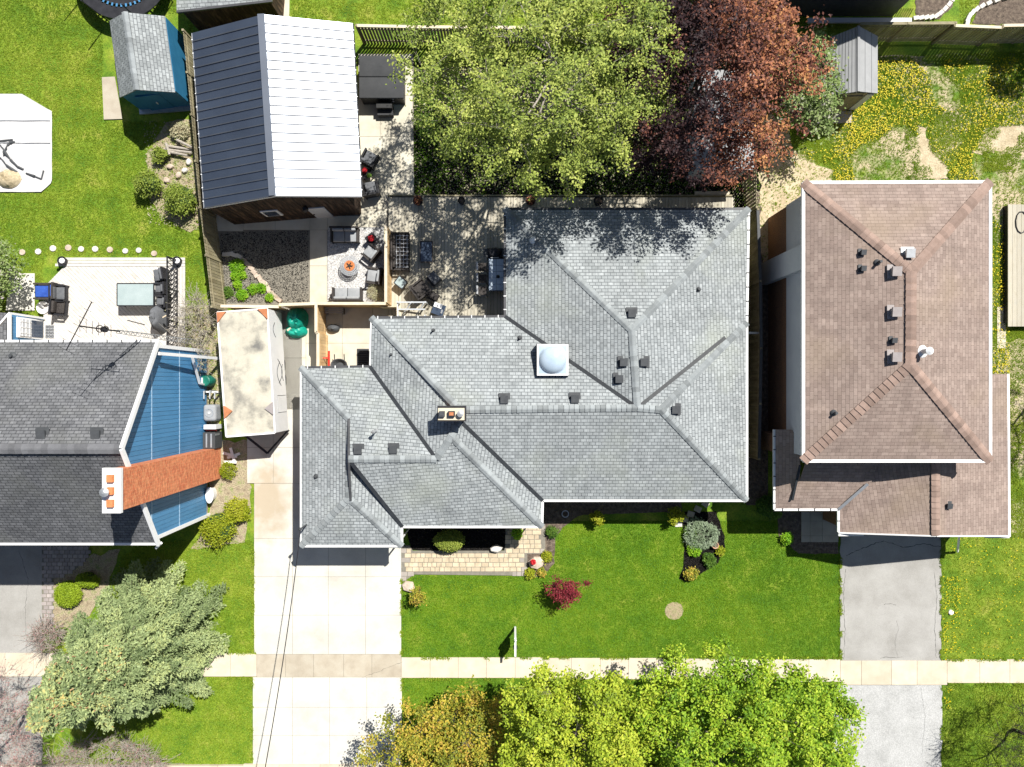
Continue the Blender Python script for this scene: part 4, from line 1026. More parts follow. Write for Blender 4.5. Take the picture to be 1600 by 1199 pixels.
p = a + d*L_*.72 + nv*.07; dr = MB().box((p.x, p.y, 1.05), (.85, .06, 2.05), rz).build('door', M['whiteblue'], ws); q = p + d*-.35; MB().box((q.x, q.y-.05, 1.0), (.05,.05,.12), rz).build('handle', M['black'], dr)
p = a + d*L_*.66 + nv*.2; MB().lathe((p.x, p.y, 2.3), [(.10,0),(.16,.1),(.1,.28)], 10).build('wall_lamp', M['black'], ws)

# ------------------------------------------------------------------ sheds
bs = thing('blue_shed', 'small blue shed with pale grey shingle gable roof on the rear lawn', 'shed', W(250, 110))
K0, K1 = (195,20,3.15), (213,141,3.15); KL0, KL1 = (171,33,2.0), (187,153,2.0); KR0, KR1 = (258,26,2.1), (274,145,2.1)
r4 = roof([[K0,K1,KL1,KL0],[K0,KR0,KR1,K1]], M['shingle_shed'], bs)
caps(K0, K1, M['cap'], r4, width=.3)
q = [W(*KL0), W(*KL1), W(*KR1), W(*KR0)]; MB().prism([(p.x, p.y) for p in (q[0]+Vector((.06,0,0)), q[1]+Vector((.06,.1,0)), q[2]+Vector((-.02,.1,0)), q[3]+Vector((-.02,0,0)))], 0, 2.0).build('wall', M['blue_shed'], bs)
e_ = W(*K1); MB().poly([q[1]+Vector((.06,.09,0)), q[2]+Vector((0,.09,-.08)), e_+Vector((0,.09,-.06))]).build('gable_wall', M['blue_shed'], bs)
p = q[1].lerp(q[2], .45)+Vector((0,.07,0)); dr = MB().box((p.x, p.y, .95), (1.2,.06,1.8), R(8)).build('door', M['blue_shed'], bs); MB().box((p.x+.1, p.y-.05, 1.0), (.04,.05,.2)).build('handle', M['white'], dr)
MB().bar((q[1].x, q[1].y+.02, .12), (q[2].x, q[2].y+.02, .12), .3, .1).build('door_step', M['metal_g'], bs)

gs = thing('grey_shed', 'small shed with pale grey grooved metal roof at the edge of the dandelion yard', 'shed', W(1330, 130))
N0, N1 = (1341,42,2.65), (1341,144,2.65)
M['shedpanel'] = mat('pale shed roof panel', [(.27,.275,.28),(.32,.325,.33)], 2, rough=.7, fine=.06, rand=.06)
for ea, eb, n9 in (((1296,60,2.1),(1293,151,2.1),9), ((1371,58,2.1),(1371,147,2.1),3)):
    for i in range(n9):      # strips parallel to the ridge
        u0, u1 = i/n9+.008, (i+1)/n9-.008
        q = [lerp3(ea,N0,u0), lerp3(eb,N1,u0), lerp3(eb,N1,u1), lerp3(ea,N0,u1)]
        n_ = (q[1]-q[0]).cross(q[2]-q[0]); q = q if n_.z > 0 else q[::-1]; m = MB(); m.v += [tuple(p) for p in q]+[tuple(p+Vector((0,0,.04))) for p in q]
        m.f += [(3,2,1,0),(4,5,6,7)] + [(k, (k+1)%4, 4+(k+1)%4, 4+k) for k in range(4)]; m.build('roof_panel', M['shedpanel'], gs)
MB().bar(W(*N0)+Vector((0,0,.05)), W(*N1)+Vector((0,0,.05)), .12, .03).build('ridge_cap', M['shedpanel'], gs)
q = [W(1298,60,2.1), W(1296,148,2.1), W(1368,145,2.1), W(1368,60,2.1)]
MB().prism([(p.x, p.y) for p in q], 0, 2.05).build('wall', M['fence'], gs)
p = q[1].lerp(q[2], .5); dr = MB().box((p.x, p.y-.03, .95), (1.3,.06,1.8)).build('door', M['fence'], gs); MB().box((p.x, p.y-.08, 1.), (.05,.05,.2)).build('handle', M['black'], dr)
for s_ in (.08, .92): p = q[1].lerp(q[2], s_); MB().box((p.x, p.y-.04, 1.0), (.34,.05,2.0)).build('trim_board', M['whiteblue'], gs)

cs = thing('flat_shed', 'small pale roofed shed half hidden under the copper tree', 'shed', W(1110, 200))
roof([[(1085,110,2.5),(1179,110,2.3),(1178,266,2.2),(1085,266,2.4)]], M['shedpanel'], cs)
q = [W(1090,115,2.3), W(1174,115,2.2), W(1174,262,2.2), W(1090,262,2.3)]; MB().prism([(p.x, p.y) for p in q], 0, 2.12).build('wall', M['whiteblue'], cs)

# roof with slatted fence behind the workshop, at the top edge
ts = thing('grey_roofed_shed', 'shed with grey shingle roof cut by the top edge, above the workshop', 'shed', W(345, 10))
roof([[(275,-90,2.6),(430,-90,2.6),(425,2,2.3),(276,19,2.3)]], M['shingle_shed'], ts)
gutter([(276,19,2.3),(425,2,2.3)], M['gutter_k'], ts)
q = [W(278,-80,2.3), W(425,-80,2.3), W(420,0,2.2), W(280,14,2.2)]; MB().prism([(p.x, p.y) for p in q], 0, 2.15).build('wall', M['barnwood'], ts)
th = thing('dark_house', 'dark roofed house with a slatted deck rail at the top right edge', 'house', W(1330, -10))
roof([[(1225,-400,8.2),(1425,-400,8.2),(1425,-92,7),(1225,-92,7)]], M['shingle_dark'], th)
q = [W(1215,-150), W(1395,-150), W(1395,26), W(1215,26)]; MB().prism([(p.x, p.y) for p in q], 0, 6.9).build('wall', M['ventbox'], th)
MB().bar(W(1262,33,.6), W(1424,33,.6), .25, .1).build('ledge', M['whiteblue'], th)
for i in range(14): p = W(1388+i*3.6, 6); piece('slat', M['metal_g'], (p.x, p.y, 1.0), (.05, .75, .05), th, R(-30))
# ================================================================== FENCES
def fence(label, pts, h, m, pitch=.15, gap=.02, cap=None, post=2.4, name='fence', thick=.022, group=None, alt=0.0, posts=True):
    """pts: photo pixels of the top edge at height h"""
    q = [W(x, y, h) for x, y in pts]; root = thing(name, label, 'fence', (q[0].x, q[0].y, 0), group=group)
    for a, b in zip(q, q[1:]):
        d = b-a; L_ = d.length; d.normalize(); nv = Vector((-d.y, d.x, 0)); rz = math.atan2(d.y, d.x); n = max(1, int(L_/pitch))
        for i in range(n):
            p = a + d*(L_*(i+.5)/n) + nv*(alt if i % 2 else -alt); hh = h - random.uniform(0, .02)
            piece('board', m, (p.x, p.y, hh/2), (L_/n-gap, thick, hh), root, rz + random.uniform(-.01,.01))
        for z in (.35, h-.3):
            c = (a+b)/2; MB().box((c.x, c.y, z), (L_, .05, .09), rz).build('rail', m, root)
        if cap: c = (a+b)/2; MB().box((c.x, c.y, h+.02), (L_, .14, .04), rz).build('top_cap', cap, root)
        if posts:
            k = max(1, round(L_/post))
            for i in range(k+1):
                p = a + d*(L_*i/k) ; piece('post', m, (p.x, p.y, h/2+.03), (.1,.1,h+.06), root, rz)
    return root
fence('weathered board fence between the rear lawn and the workshop', [(286,48),(299,180),(312,325),(322,400),(331,480)], 1.95, M['fence'], .15, alt=.0, post=2.4)
fence('slatted rear fence right of the workshop, partly under the green tree', [(557,41),(650,43),(792,44)], 1.85, M['fence'], .16, .05, cap=M['cedarcap'], alt=.0)
fence('slatted rear fence behind the green and copper trees', [(792,44),(1000,44),(1240,46)], 1.85, M['fence'], .16, .05, cap=M['cedarcap'])
fence('slatted fence right of the grey shed, left section', [(1345,38),(1493,37)], 1.85, M['fence'], .16, .03, cap=M['fence'])
fence('slatted fence above the dandelion yard, middle section', [(1491,41),(1566,44)], 1.85, M['fence'], .16, .03, cap=M['cedarcap'])
fence('slatted fence above the dandelion yard, rightmost section', [(1566,41),(1680,39)], 1.85, M['fence'], .16, .03, cap=M['cedarcap'])
fence('slatted fence between the shed under the copper tree and the sandy strip', [(1181,150),(1182,325)], 1.85, M['fence'], .18, .07)
fence('board fence in the dark gap between grey bungalow and brown house', [(1184,328),(1188,440),(1189,545),(1186,718)], 1.85, M['fence'], .16, .01, cap=M['ventbox'])
gp = thing('cross_gate', 'low metal crossbar gate in the gap beside the grey bungalow', 'gate', W(1175, 522)); MB().bar(W(1166,521,1.6), W(1188,521,1.6), .1, .1).build('rail', M['metal_g'], gp)
MB().bar(W(1166,521,.8), W(1188,521,.8), .06, .06).build('rail', M['metal_g'], gp)
fence('timber screen between the mulch bed and the trailer', [(345,479),(436,480)], 1.7, M['cedar'], .15, .012, cap=M['cedarcap'], posts=False)
fence('timber screen between the patio and the side yard', [(436,477),(494,475),(603,475)], 1.8, M['cedar'], .15, .012, cap=M['cedarcap'], posts=False)
fence('fresh cedar fence panels beside the green tarpaulin', [(494,475),(494,520),(497,521),(497,577)], 1.9, M['cedar'], .15, .012, cap=M['cedarcap'], posts=False)
fence('tall cedar privacy screen between gravel pad and deck', [(603,352),(603,473)], 1.8, M['cedar'], .15, .006, cap=M['cedarcap'], posts=False)
# side gate in the screen next to the bungalow
fence('pale timber gate panel left of the deck steps', [(594,480),(620,480),(620,495)], 1.0, M['cedarcap'], .12, .012, posts=False)

# ================================================================== DECKS
dk = thing('deck', 'weathered timber deck behind the grey bungalow with furniture on it', 'deck', W(700, 400))
DZ = .32
x = 607.0
while x < 789:
    rect_piece('plank', M['deckwood'], x, 309, x+5.15, 500, DZ-.04, DZ, dk, .014); x += 5.15
while x < 1145:
    rect_piece('plank', M['deckwood'], x, 309, x+5.15, 340, DZ-.04, DZ, dk, .014); x += 5.15
gbox(607,307,1142,309.5, 0, DZ-.05, M['fence'], 'fascia', dk); gbox(608,309.5,789,312, 0, DZ-.06, M['black'], 'frame', dk)
wd = thing('white_deck', 'sun bleached white deck behind the blue house', 'deck', W(180, 470)); WZ = .35
def wp_(x, y): return tuple(W(x, y, WZ))[:2]
# border boards
for i in range(3): rect_piece('plank', M['deckpale'], 92-i*3, 403+i*4.7, 289, 407.5+i*4.7, WZ-.04, WZ, wd, .012)
for i in range(2): rect_piece('plank', M['deckpale'], 280+i*4.7, 417, 284.5+i*4.7, 552, WZ-.04, WZ, wd, .012)
# diagonal boards clipped to the deck outline
import mathutils
def clip_poly(poly, n, c):
    out = []
    for i in range(len(poly)):
        p, q = poly[i], poly[(i+1) % len(poly)]; dp, dq = p[0]*n[0]+p[1]*n[1]-c, q[0]*n[0]+q[1]*n[1]-c
        if dp <= 0: out.append(p)
        if (dp < 0) != (dq < 0): t = dp/(dp-dq); out.append((p[0]+(q[0]-p[0])*t, p[1]+(q[1]-p[1])*t))
    return out
OUT = [wp_(100,417.3),wp_(279.5,417.3),wp_(279.5,552),wp_(68,552),wp_(68,450)]
nn = (math.sin(R(45)), math.cos(R(45))); cs_ = [p[0]*nn[0]+p[1]*nn[1] for p in OUT]; c = min(cs_)
while c < max(cs_):
    q = clip_poly(clip_poly(OUT, nn, c+.150), (-nn[0], -nn[1]), -(c+.008))
    if len(q) >= 3: MB().prism(q, WZ-.04, WZ+random.uniform(-.003,.003)).build('plank', M['deckpale'], wd)
    c += .155
MB().prism([wp_(70,452),wp_(96,420),wp_(279,419),wp_(279,552),wp_(70,552)], 0, WZ-.05).build('frame', M['joint'], wd)
MB().prism([(W(289,403).x-.2,W(0,403).y-.05),(W(289,403).x+.0,W(0,403).y-.05),(W(289,403).x+.0,W(0,552).y),(W(289,403).x-.2,W(0,552).y)], 0, .2).build('step', M['cedarcap'], wd)
# black X pattern railing on the right side of the white deck
rl = thing('deck_railing', 'black metal lattice railing on the right side of the white deck', 'railing', W(283, 480))
xr = W(283,0).x; ya, yb = W(0,410).y, W(0,552).y; z0, z1 = WZ, WZ+1.15
for z in (z0+.08, z1): MB().bar((xr,ya,z),(xr,yb,z),.06,.05).build('rail', M['black'], rl)
n = 3
for i in range(n+1): yy = ya+(yb-ya)*i/n; MB().bar((xr,yy,z0),(xr,yy,z1),.07,.07).build('post', M['black'], rl)
k = 20
for i in range(k):
    a, b = ya+(yb-ya)*i/k, ya+(yb-ya)*(i+1)/k
    MB().bar((xr,a,z0+.1),(xr,b,z1),.03,.03).bar((xr,b,z0+.1),(xr,a,z1),.03,.03).build('lattice_bar', M['black'], rl)
# small deck at the right edge
rd = thing('side_deck', 'pale plank platform at the right edge beside the brown house', 'deck', W(1590, 415))
x = 1575.0
while x < 1660: rect_piece('plank', M['deckwood'], x, 320, x+7, 511, .36, .40, rd, .012); x += 7
gbox(1567,324,1640,506, 0, .35, M['black'], 'frame', rd)
hs = thing('garden_hose', 'dark coiled hose lying on the platform at the right edge', 'hose', W(1592, 348)); m = MB()
pp = [W(1596+9*math.cos(t*.55), 348+17*math.sin(t*.55), .43) for t in range(14)]
for a, b in zip(pp, pp[1:]): m.cyl(a, b, .025, k=6)
m.build('tube', M['black'], hs)
# ================================================================== FURNITURE AND SMALL THINGS
def top_of(px, py, z): p = W(px, py, z); return p
def soft(c, d, name, m, root, bev=.05):
    """cushion: box with rounded edges, local coordinates"""
    o = MB().box((0,0,0), d).build(name, m, root, local=True); o.location = c
    b = o.modifiers.new('round', 'BEVEL'); b.width = min(bev, min(d)*.45); b.segments = 3
    for p in o.data.polygons: p.use_smooth = True
    return o
def lounge(px, py, rz, w_, d_, label, cat='armchair', name='armchair', z=0.0, fr=None, cu=None, seats=1, group=None, arms=True, h=.42, back=True, hh=.75):
    """px, py = seat centre at seat height; local +y is the open front"""
    fr = fr or M['wicker']; cu = cu or M['cushion']; p = W(px, py, z+h); root = thing(name, label, cat, (p.x, p.y, z), R(rz), group)
    MB().box((0,0,h*.55), (w_*.96, d_*.96, h*.35)).build('frame', fr, root, local=True)
    for a in (-1,1):
        for b in (-1,1): MB().box((a*(w_/2-.05), b*(d_/2-.05), h*.2), (.06,.06,h*.4)).build('leg', fr, root, local=True)
    aw = .11 if arms else 0; sw = (w_-2*aw)/seats
    for i in range(seats): soft((-w_/2+aw+sw*(i+.5), .05, h-.01), (sw-.02, d_-.16, .13), 'seat_cushion', cu, root)
    if back:
        MB().box((0, -d_/2+.05, (h+hh)/2), (w_, .08, hh-h+.1)).build('backrest', fr, root, local=True)
        for i in range(seats): soft((-w_/2+aw+sw*(i+.5), -d_/2+.16, h+.2), (sw-.03, .14, .32), 'back_cushion', cu, root)
    if arms:
        for a in (-1,1): MB().box((a*(w_/2-.05), 0, h+.12), (.09, d_, .07)).box((a*(w_/2-.05), d_/2-.06, h*.8), (.07,.07,h*.6)).build('armrest', fr, root, local=True)
    return root
def table(px, py, rz, w_, d_, h, label, mt, ml, name='side_table', cat='table', z=0.0, t=.04, shelf=False, group=None):
    p = W(px, py, z+h); root = thing(name, label, cat, (p.x, p.y, z), R(rz), group)
    MB().box((0,0,h-t/2), (w_, d_, t)).build('table_top', mt, root, local=True)
    m = MB()
    MB().bar((-w_/2,-d_/2,h-.02),(w_/2,-d_/2,h-.02),.05,.06).bar((-w_/2,d_/2,h-.02),(w_/2,d_/2,h-.02),.05,.06).bar((-w_/2,-d_/2,h-.02),(-w_/2,d_/2,h-.02),.05,.058).bar((w_/2,-d_/2,h-.02),(w_/2,d_/2,h-.02),.05,.058).build('rim', ml, root, local=True)
    for a in (-1,1):
        for b in (-1,1): MB().box((a*(w_/2-.04), b*(d_/2-.04), (h-t)/2), (.045,.045,h-t)).build('leg', ml, root, local=True)
    if shelf: MB().box((0,0,h*.35), (w_*.85, d_*.85, .02)).build('shelf', ml, root, local=True)
    return root
def pot(px, py, r_, h, label, m, z=0.0, plant=None, group=None, cat='planter', name='planter', soil=True, ps=7):
    p = W(px, py, z+h); root = thing(name, label, cat, (p.x, p.y, z), group=group)
    MB().lathe((0,0,0), [(r_*.7,0),(r_*.95,h*.8),(r_*1.05,h*.9),(r_*1.05,h),(r_*.85,h),(r_*.8,h*.88),(.01,h*.87)], 18).build('pot', m, root, local=True, smooth=False)
    if soil: MB().lathe((0,0,h*.86), [(r_*.84,0),(r_*.5,.03),(.02,.04)], 12).build('soil', M['bed'], root, local=True)
    if plant:
        n = 260; r = np.random.default_rng(ps); d = unit(r.normal(size=(n,3))); d[:,2] = abs(d[:,2])
        P = np.array([p.x, p.y, z+h*.9]) + d*r_*(.3+.75*r.random((n,1)))*np.array([1,1,1.1]); V, F = leaf_arrays(P, .045); np_mesh('plant', V, F, plant, root, tint=np.repeat(r.random(n), 4))
    return root

# --- gravel pad
lounge(539,368,180, 1.45,.78, 'grey two seat sofa on the gravel pad in the workshop shadow', 'sofa','sofa', .03, seats=2)
lounge(543,461,0, 1.55,.72, 'grey two seat sofa at the near edge of the gravel pad by the timber screen', 'sofa','sofa', .03, seats=2)
lounge(580,396,52, .78,.76, 'upper grey armchair on the gravel pad, turned towards the fire table', z=.03, group='armchairs on the gravel pad')
lounge(585,432,82, .86,.80, 'lower grey armchair on the gravel pad, beside the cedar screen', z=.03, group='armchairs on the gravel pad')
p = W(546,416,.5); ft = thing('fire_table', 'round perforated metal fire table with a copper coloured bowl on the gravel pad', 'fire table', (p.x,p.y,.03))
m = MB()
for rr, k in ((.20,14),(.29,20),(.38,26),(.47,32)): m.ring((0,0,.44), rr, rr+.045, 0, .02, 32)
for i in range(28): t = i*6.283/28; m.bar((.2*math.cos(t),.2*math.sin(t),.455),(.51*math.cos(t),.51*math.sin(t),.455),.03,.015)
m.build('table_top', M['metal_g'], ft, local=True)
MB().lathe((0,0,.40), [(.1,0),(.24,.05),(.27,.08),(.24,.085),(.05,.06)], 24).build('fire_bowl', M['orange_top'], ft, local=True)
for i in range(5): t = i*1.25; MB().cyl((.18*math.cos(t),.18*math.sin(t),.49),(-.16*math.cos(t+.4),-.16*math.sin(t+.4),.52),.02,k=6).build('log', M['bark_dark'], ft, local=True)
MB().lathe((0,0,0), [(.28,0),(.25,.05),(.14,.2),(.22,.42)], 16).build('pedestal', M['black'], ft, local=True)
table(580,374,40,.46,.46,.5,'small dark side table holding red flowers on the gravel pad', M['black'], M['black'], z=.03)
pot(580,373,.15,.2,'pot of red flowers on the small dark table on the gravel pad', M['black'], z=.54, plant=M['lf_flower'])
pot(516,468,.09,.25,'little dark pot beside the lower sofa on the gravel pad', M['black'], z=.03)
# --- workshop side chairs, hot tub
lounge(577,249,152-180, .82,.78, 'upper dark patio chair against the workshop wall', z=.05, fr=M['black'], cu=M['cushion_d'], group='patio chairs beside the workshop', arms=True)
lounge(580,296,172-180+20, .82,.80, 'lower dark patio chair against the workshop wall', z=.05, fr=M['black'], cu=M['cushion_d'], group='patio chairs beside the workshop')
table(573,272,10,.5,.4,.45,'low black table between the two patio chairs by the workshop', M['black'], M['black'], z=.05)
pot(570,267,.11,.16,'small pot with red flowers between the two patio chairs', M['black'], z=.5, plant=M['lf_flower'], ps=11)
pot(577,275,.10,.14,'small pot with green leaves between the two patio chairs', M['metal_g'], z=.5, plant=M['lf_green'], ps=12)
a, b = W(561,88,.95), W(631,155,.95); tb = thing('hot_tub', 'square hot tub under a charcoal folding cover beside the workshop', 'hot tub', ((a.x+b.x)/2,(a.y+b.y)/2,.05))
tw, td = b.x-a.x, a.y-b.y
o = MB().box((0,0,.42),(tw*.95,td*.95,.84)).build('skirt', M['tubdark'], tb, local=True)
for s_ in (-1,1):
    o = soft((0, s_*td/4, .90), (tw, td/2-.015, .11), 'cover_half', M['charcoal'], tb, .10)
MB().box((tw*.25,-td/2+.02,.8),(.12,.06,.05)).box((.55,-td/2-.0,.55),(.1,.05,.05)).build('latch', M['metal_g'], tb, local=True)
a = W(602,177,.35); stp = thing('tub_steps', 'dark plastic steps in front of the hot tub', 'steps', (a.x, a.y, .05))
MB().box((0,0,.17),(.8,.26,.34)).build('lower_step', M['charcoal'], stp, local=True); MB().box((0,.26,.33),(.8,.26,.62)).build('upper_step', M['tubdark'], stp, local=True)
# --- deck
bn = lounge(626,394,-90, 1.95,.92, 'long dark wicker bench seat on the deck beside the cedar screen', 'bench','bench', DZ, cu=M['wicker'], seats=3)
for i in range(9): MB().box((-.8+i*.2,.05,.50),(.025,.72,.02)).build('slat', M['metal_g'], bn, local=True)
for i in range(4): MB().box((0,-.2+i*.18,.512),(1.7,.02,.02)).build('slat', M['metal_g'], bn, local=True)
table(666,394,90,1.05,.62,.42,'dark rectangular coffee table in the middle of the deck', M['glass'], M['wicker'], 'coffee_table', z=DZ)
table(626,442,-38,.52,.46,.48,'small glass side table near the cedar screen on the deck', M['glass_pale'], M['black'], z=DZ)
lounge(657,453,-52, .86,.84, 'dark wicker swivel chair on the deck, lowest of the group', z=DZ, cu=M['wicker'])
lounge(677,436,-48, .62,.62, 'dark square ottoman beside the swivel chair on the deck', 'ottoman','ottoman', DZ, cu=M['cushion_d'], arms=False, back=False)
lounge(676,464,-30, .55,.50, 'small dark stool behind the swivel chair on the deck', 'stool','stool', DZ, cu=M['wicker'], arms=False, back=False)
c = W(685,484,DZ+.4); cl = thing('cool_box', 'dark blue box with a white lid by the deck edge near the bungalow', 'box', (c.x,c.y,DZ), R(-20))
MB().box((0,0,.19),(.62,.58,.38)).build('body', M['glass'], cl, local=True); MB().box((-.08,.18,.40),(.42,.24,.05)).build('lid', M['white'], cl, local=True); MB().box((.2,-.05,.40),(.08,.2,.04)).build('handle', M['metal_g'], cl, local=True)
# steps with white rails
st = thing('deck_steps', 'pale timber steps with white rails at the lower left of the deck', 'steps', tuple(W(645,485)))
for i in range(3): rect_piece('step', M['cedarcap'], 618+i*14, 474, 632+i*14, 497, 0, .1+.1*i, st, .01)
for x0, x1, y in ((620,666,473),(622,664,484)): MB().bar(W(x0,y,.9),W(x1,y,1.2),.07,.06).build('handrail', M['whiteblue'], st)
for x, y in ((621,473),(644,473),(665,473),(622,494),(664,494)): q = W(x,y,1.0); MB().box((q.x,q.y,.55),(.07,.07,1.1)).build('post', M['whiteblue'], st)
MB().bar(W(628,494,.5),W(642,474,1.1),.06,.05).bar(W(650,494,.7),W(662,475,1.2),.06,.05).bar(W(621,473,.95),W(622,495,.95),.06,.05).build('brace', M['whiteblue'], st)
# bar with tiled top and three wire stools, grill
c = W(775.5,430,DZ+1.0); bar_ = thing('tiled_bar', 'tall bar table with a pale blue tiled top at the bungalow wall', 'table', (c.x,c.y,DZ))
MB().box((0,0,.47),(.6,1.4,.94)).build('cabinet', M['black'], bar_, local=True); MB().box((0,0,.965),(.78,1.62,.04)).build('counter', M['glass'], bar_, local=True)
for i in range(2):
    for j in range(5): MB().box(((i-.5)*.37,(j-2)*.315,1.0),(.355,.30,.03)).build('tile', M['tile_w'], bar_, local=True)
MB().lathe((.08,-.1,1.015),[(.08,0),(.09,.02),(.03,.05)],12).build('parasol_hole_cap', M['black'], bar_, local=True)
def stool(px, py, label):
    p = W(px,py,DZ+.7); r_ = thing('bar_stool', label, 'bar stool', (p.x,p.y,DZ), R(-90), 'wire bar stools at the tiled bar')
    MB().box((0,0,.68),(.42,.42,.05)).build('seat', M['wicker'], r_, local=True)
    for a in (-1,1):
        for b in (-1,1): MB().cyl((a*.17,b*.17,.66),(a*.23,b*.23,0),.018,k=6).build('leg', M['black'], r_, local=True)
    MB().bar((-.2,-.21,.7),(-.2,-.26,1.1),.03,.03).bar((.2,-.21,.7),(.2,-.26,1.1),.03,.03).bar((-.21,-.26,1.1),(.21,-.26,1.1),.05,.05).bar((-.2,-.23,.9),(.2,-.23,.9),.03,.03).build('backrest', M['metal_g'], r_, local=True)
    MB().ring((0,0,.25),.2,.23,0,.03,12).build('footring', M['metal_g'], r_, local=True)
    return r_
for y, l in ((418,'upper wire bar stool beside the tiled bar'),(436,'middle wire bar stool beside the tiled bar'),(455,'lower wire bar stool beside the tiled bar')): stool(754, y, l)
c = W(773,395,DZ+1.0); gr = thing('grill', 'black barbecue grill standing above the tiled bar', 'grill', (c.x,c.y,DZ))
MB().box((0,0,.45),(.8,.45,.85)).build('cart', M['black'], gr, local=True); MB().lathe((0,0,.88),[(.34,0),(.34,.1),(.26,.24),(.05,.3)],16,sy=.75).build('lid', M['black'], gr, local=True)
MB().box((-.47,0,.88),(.2,.4,.03)).box((.47,0,.88),(.2,.4,.03)).build('shelf', M['ventbox'], gr, local=True); MB().bar((-.2,-.27,1.0),(.2,-.27,1.0),.03,.03).build('handle', M['metal_g'], gr, local=True)
G = 'dark round planters along the rear edge of the deck'
for i, (x, l) in enumerate(((653,'leftmost dark round planter on the rear edge of the deck'),(721,'second dark round planter from the left on the rear deck edge'),
             (829,'third dark planter, above the left part of the rear roof eave'),(935,'rightmost dark planter, above the middle of the rear roof eave'))):
    pot(x, 314, .24 if x != 721 else .18, .45, l, M['black'], z=DZ, plant=M['lf_copper'] if i % 2 == 0 else None, group=G, ps=20+i)
# --- side yard things
bb = W(522,486,.5); bx = thing('bench_box', 'grey slatted bench under the timber screen in the side yard', 'bench', (bb.x,bb.y,.05))
for i in range(3): MB().box((0,-.1+i*.11,.45),(.95,.09,.04)).build('slat', M['cushion'], bx, local=True)
for s_ in (-1,1): MB().box((s_*.42,0,.22),(.06,.3,.44)).build('leg', M['ventbox'], bx, local=True)
vl = thing('red_tool', 'red T shaped lever or tool leaning on the cedar fence in the side yard', 'tool', tuple(W(511,560)))
MB().bar(W(514,549,.9),W(514,573,.9),.09,.08).build('bar', M['red'], vl); MB().bar(W(514,560,.9),W(504,560,1.0),.06,.06).cyl(W(503,560,.99),W(503,560,1.05),.07,k=8).build('shaft', M['red'], vl); MB().bar(W(513,561,.85),W(513,561,.05),.06,.06).build('leg', M['red'], vl)
wb = thing('wheelbarrow', 'dark grey wheelbarrow tray just beyond the garage eave', 'wheelbarrow', tuple(W(530,572)))
c = W(530,571,.5); MB().lathe((c.x,c.y,.3),[(.2,0),(.42,.25),(.44,.27),(.38,.26),(.18,.04)],14,sy=.75).build('tray', M['ventbox'], wb)
MB().cyl((c.x+.05,c.y-.45,.2),(c.x-.05,c.y-.45,.2),.2,k=14).build('wheel', M['black'], wb); MB().bar((c.x-.25,c.y-.5,.3),(c.x-.25,c.y+.55,.5),.04,.04).bar((c.x+.25,c.y-.5,.3),(c.x+.25,c.y+.55,.5),.04,.04).build('handle', M['black'], wb)
mt = thing('door_mat', 'black mat by the side wall of the bungalow', 'mat', tuple(W(567,558))); a = W(567,560,.07)
MB().box((a.x,a.y,.06),(.62,.95,.03)).build('mat', M['black'], mt)
for i in range(8): MB().box((a.x,a.y-.42+i*.12,.078),(.58,.03,.008)).build('rib', M['ventbox'], mt)
bg = thing('dark_bag', 'dark lumpy bag at the foot of the cedar fence in the side yard', 'bag', tuple(W(524,515))); c = W(522,514); MB().lathe((c.x,c.y,.05),[(.2,0),(.28,.12),(.2,.28),(.06,.34)],10,sx=1.3,sy=.8).build('body', M['ventbox'], bg, smooth=True); MB().cyl((c.x,c.y,.36),(c.x+.05,c.y,.46),.06,.08,8).build('knot', M['ventbox'], bg)
# green tarpaulin heap
def heap(name, label, cat, pts, h, m, seed, z0=.05, parent=None, tone=1):
    r = random.Random(seed); c = [sum(p[i] for p in pts)/len(pts) for i in (0,1)]; mb = MB(); rings = 7; n = len(pts)
    b = W(*c); root = parent or thing(name, label, cat, (b.x,b.y,0))
    P = []
    for k in range(rings):
        t = k/rings
        for x, y in pts:
            q = W(c[0]+(x-c[0])*(1-t)+r.uniform(-.8,.8)*(k>0), c[1]+(y-c[1])*(1-t)+r.uniform(-.8,.8)*(k>0)); P.append((q.x,q.y,z0+h*(math.sin(min(1,t*1.5)*1.57)**.8)*(1+r.uniform(-.12,.12))))
    mb.v = P
    for k in range(rings-1):
        for i in range(n): j = (i+1)%n; mb.f.append((k*n+i, k*n+j, (k+1)*n+j, (k+1)*n+i))
    mb.f.append(tuple(range((rings-1)*n, rings*n))); o = mb.build('cover', m, root, smooth=True); return root
def blob(cx, cy, rx, ry, n=22, seed=1, amp=.1):
    r = random.Random(seed); return [(cx+rx*math.cos(6.283*i/n)*(1+r.uniform(-amp,amp)), cy+ry*math.sin(6.283*i/n)*(1+r.uniform(-amp,amp))) for i in range(n)]
t_ = heap('green_tarpaulin', 'heap under a bright green tarpaulin between the trailer and the cedar fence', 'tarpaulin', blob(466,500,17,20,26,3,.06), .75, M['green_tarp'], 3)
heap('', '', '', blob(464,518,17,12,22,5,.07), .45, M['green_tarp'], 5, parent=t_)
MB().cyl(W(455,513,.5),W(450,517,.4),.05,.08,8).build('tie', M['cedarcap'], t_)
# --- trailer
tr = thing('trailer', 'boxy white trailer with a stained canvas roof parked on the narrow drive', 'trailer', tuple(W(400,590)))
TT = [(340,489,2.5),(418,483,2.5),(430,677,2.5),(354,683,2.5)]; q = [W(*a) for a in TT]
MB().prism([(p.x,p.y) for p in q], .45, 2.44).build('body', M['white'], tr)
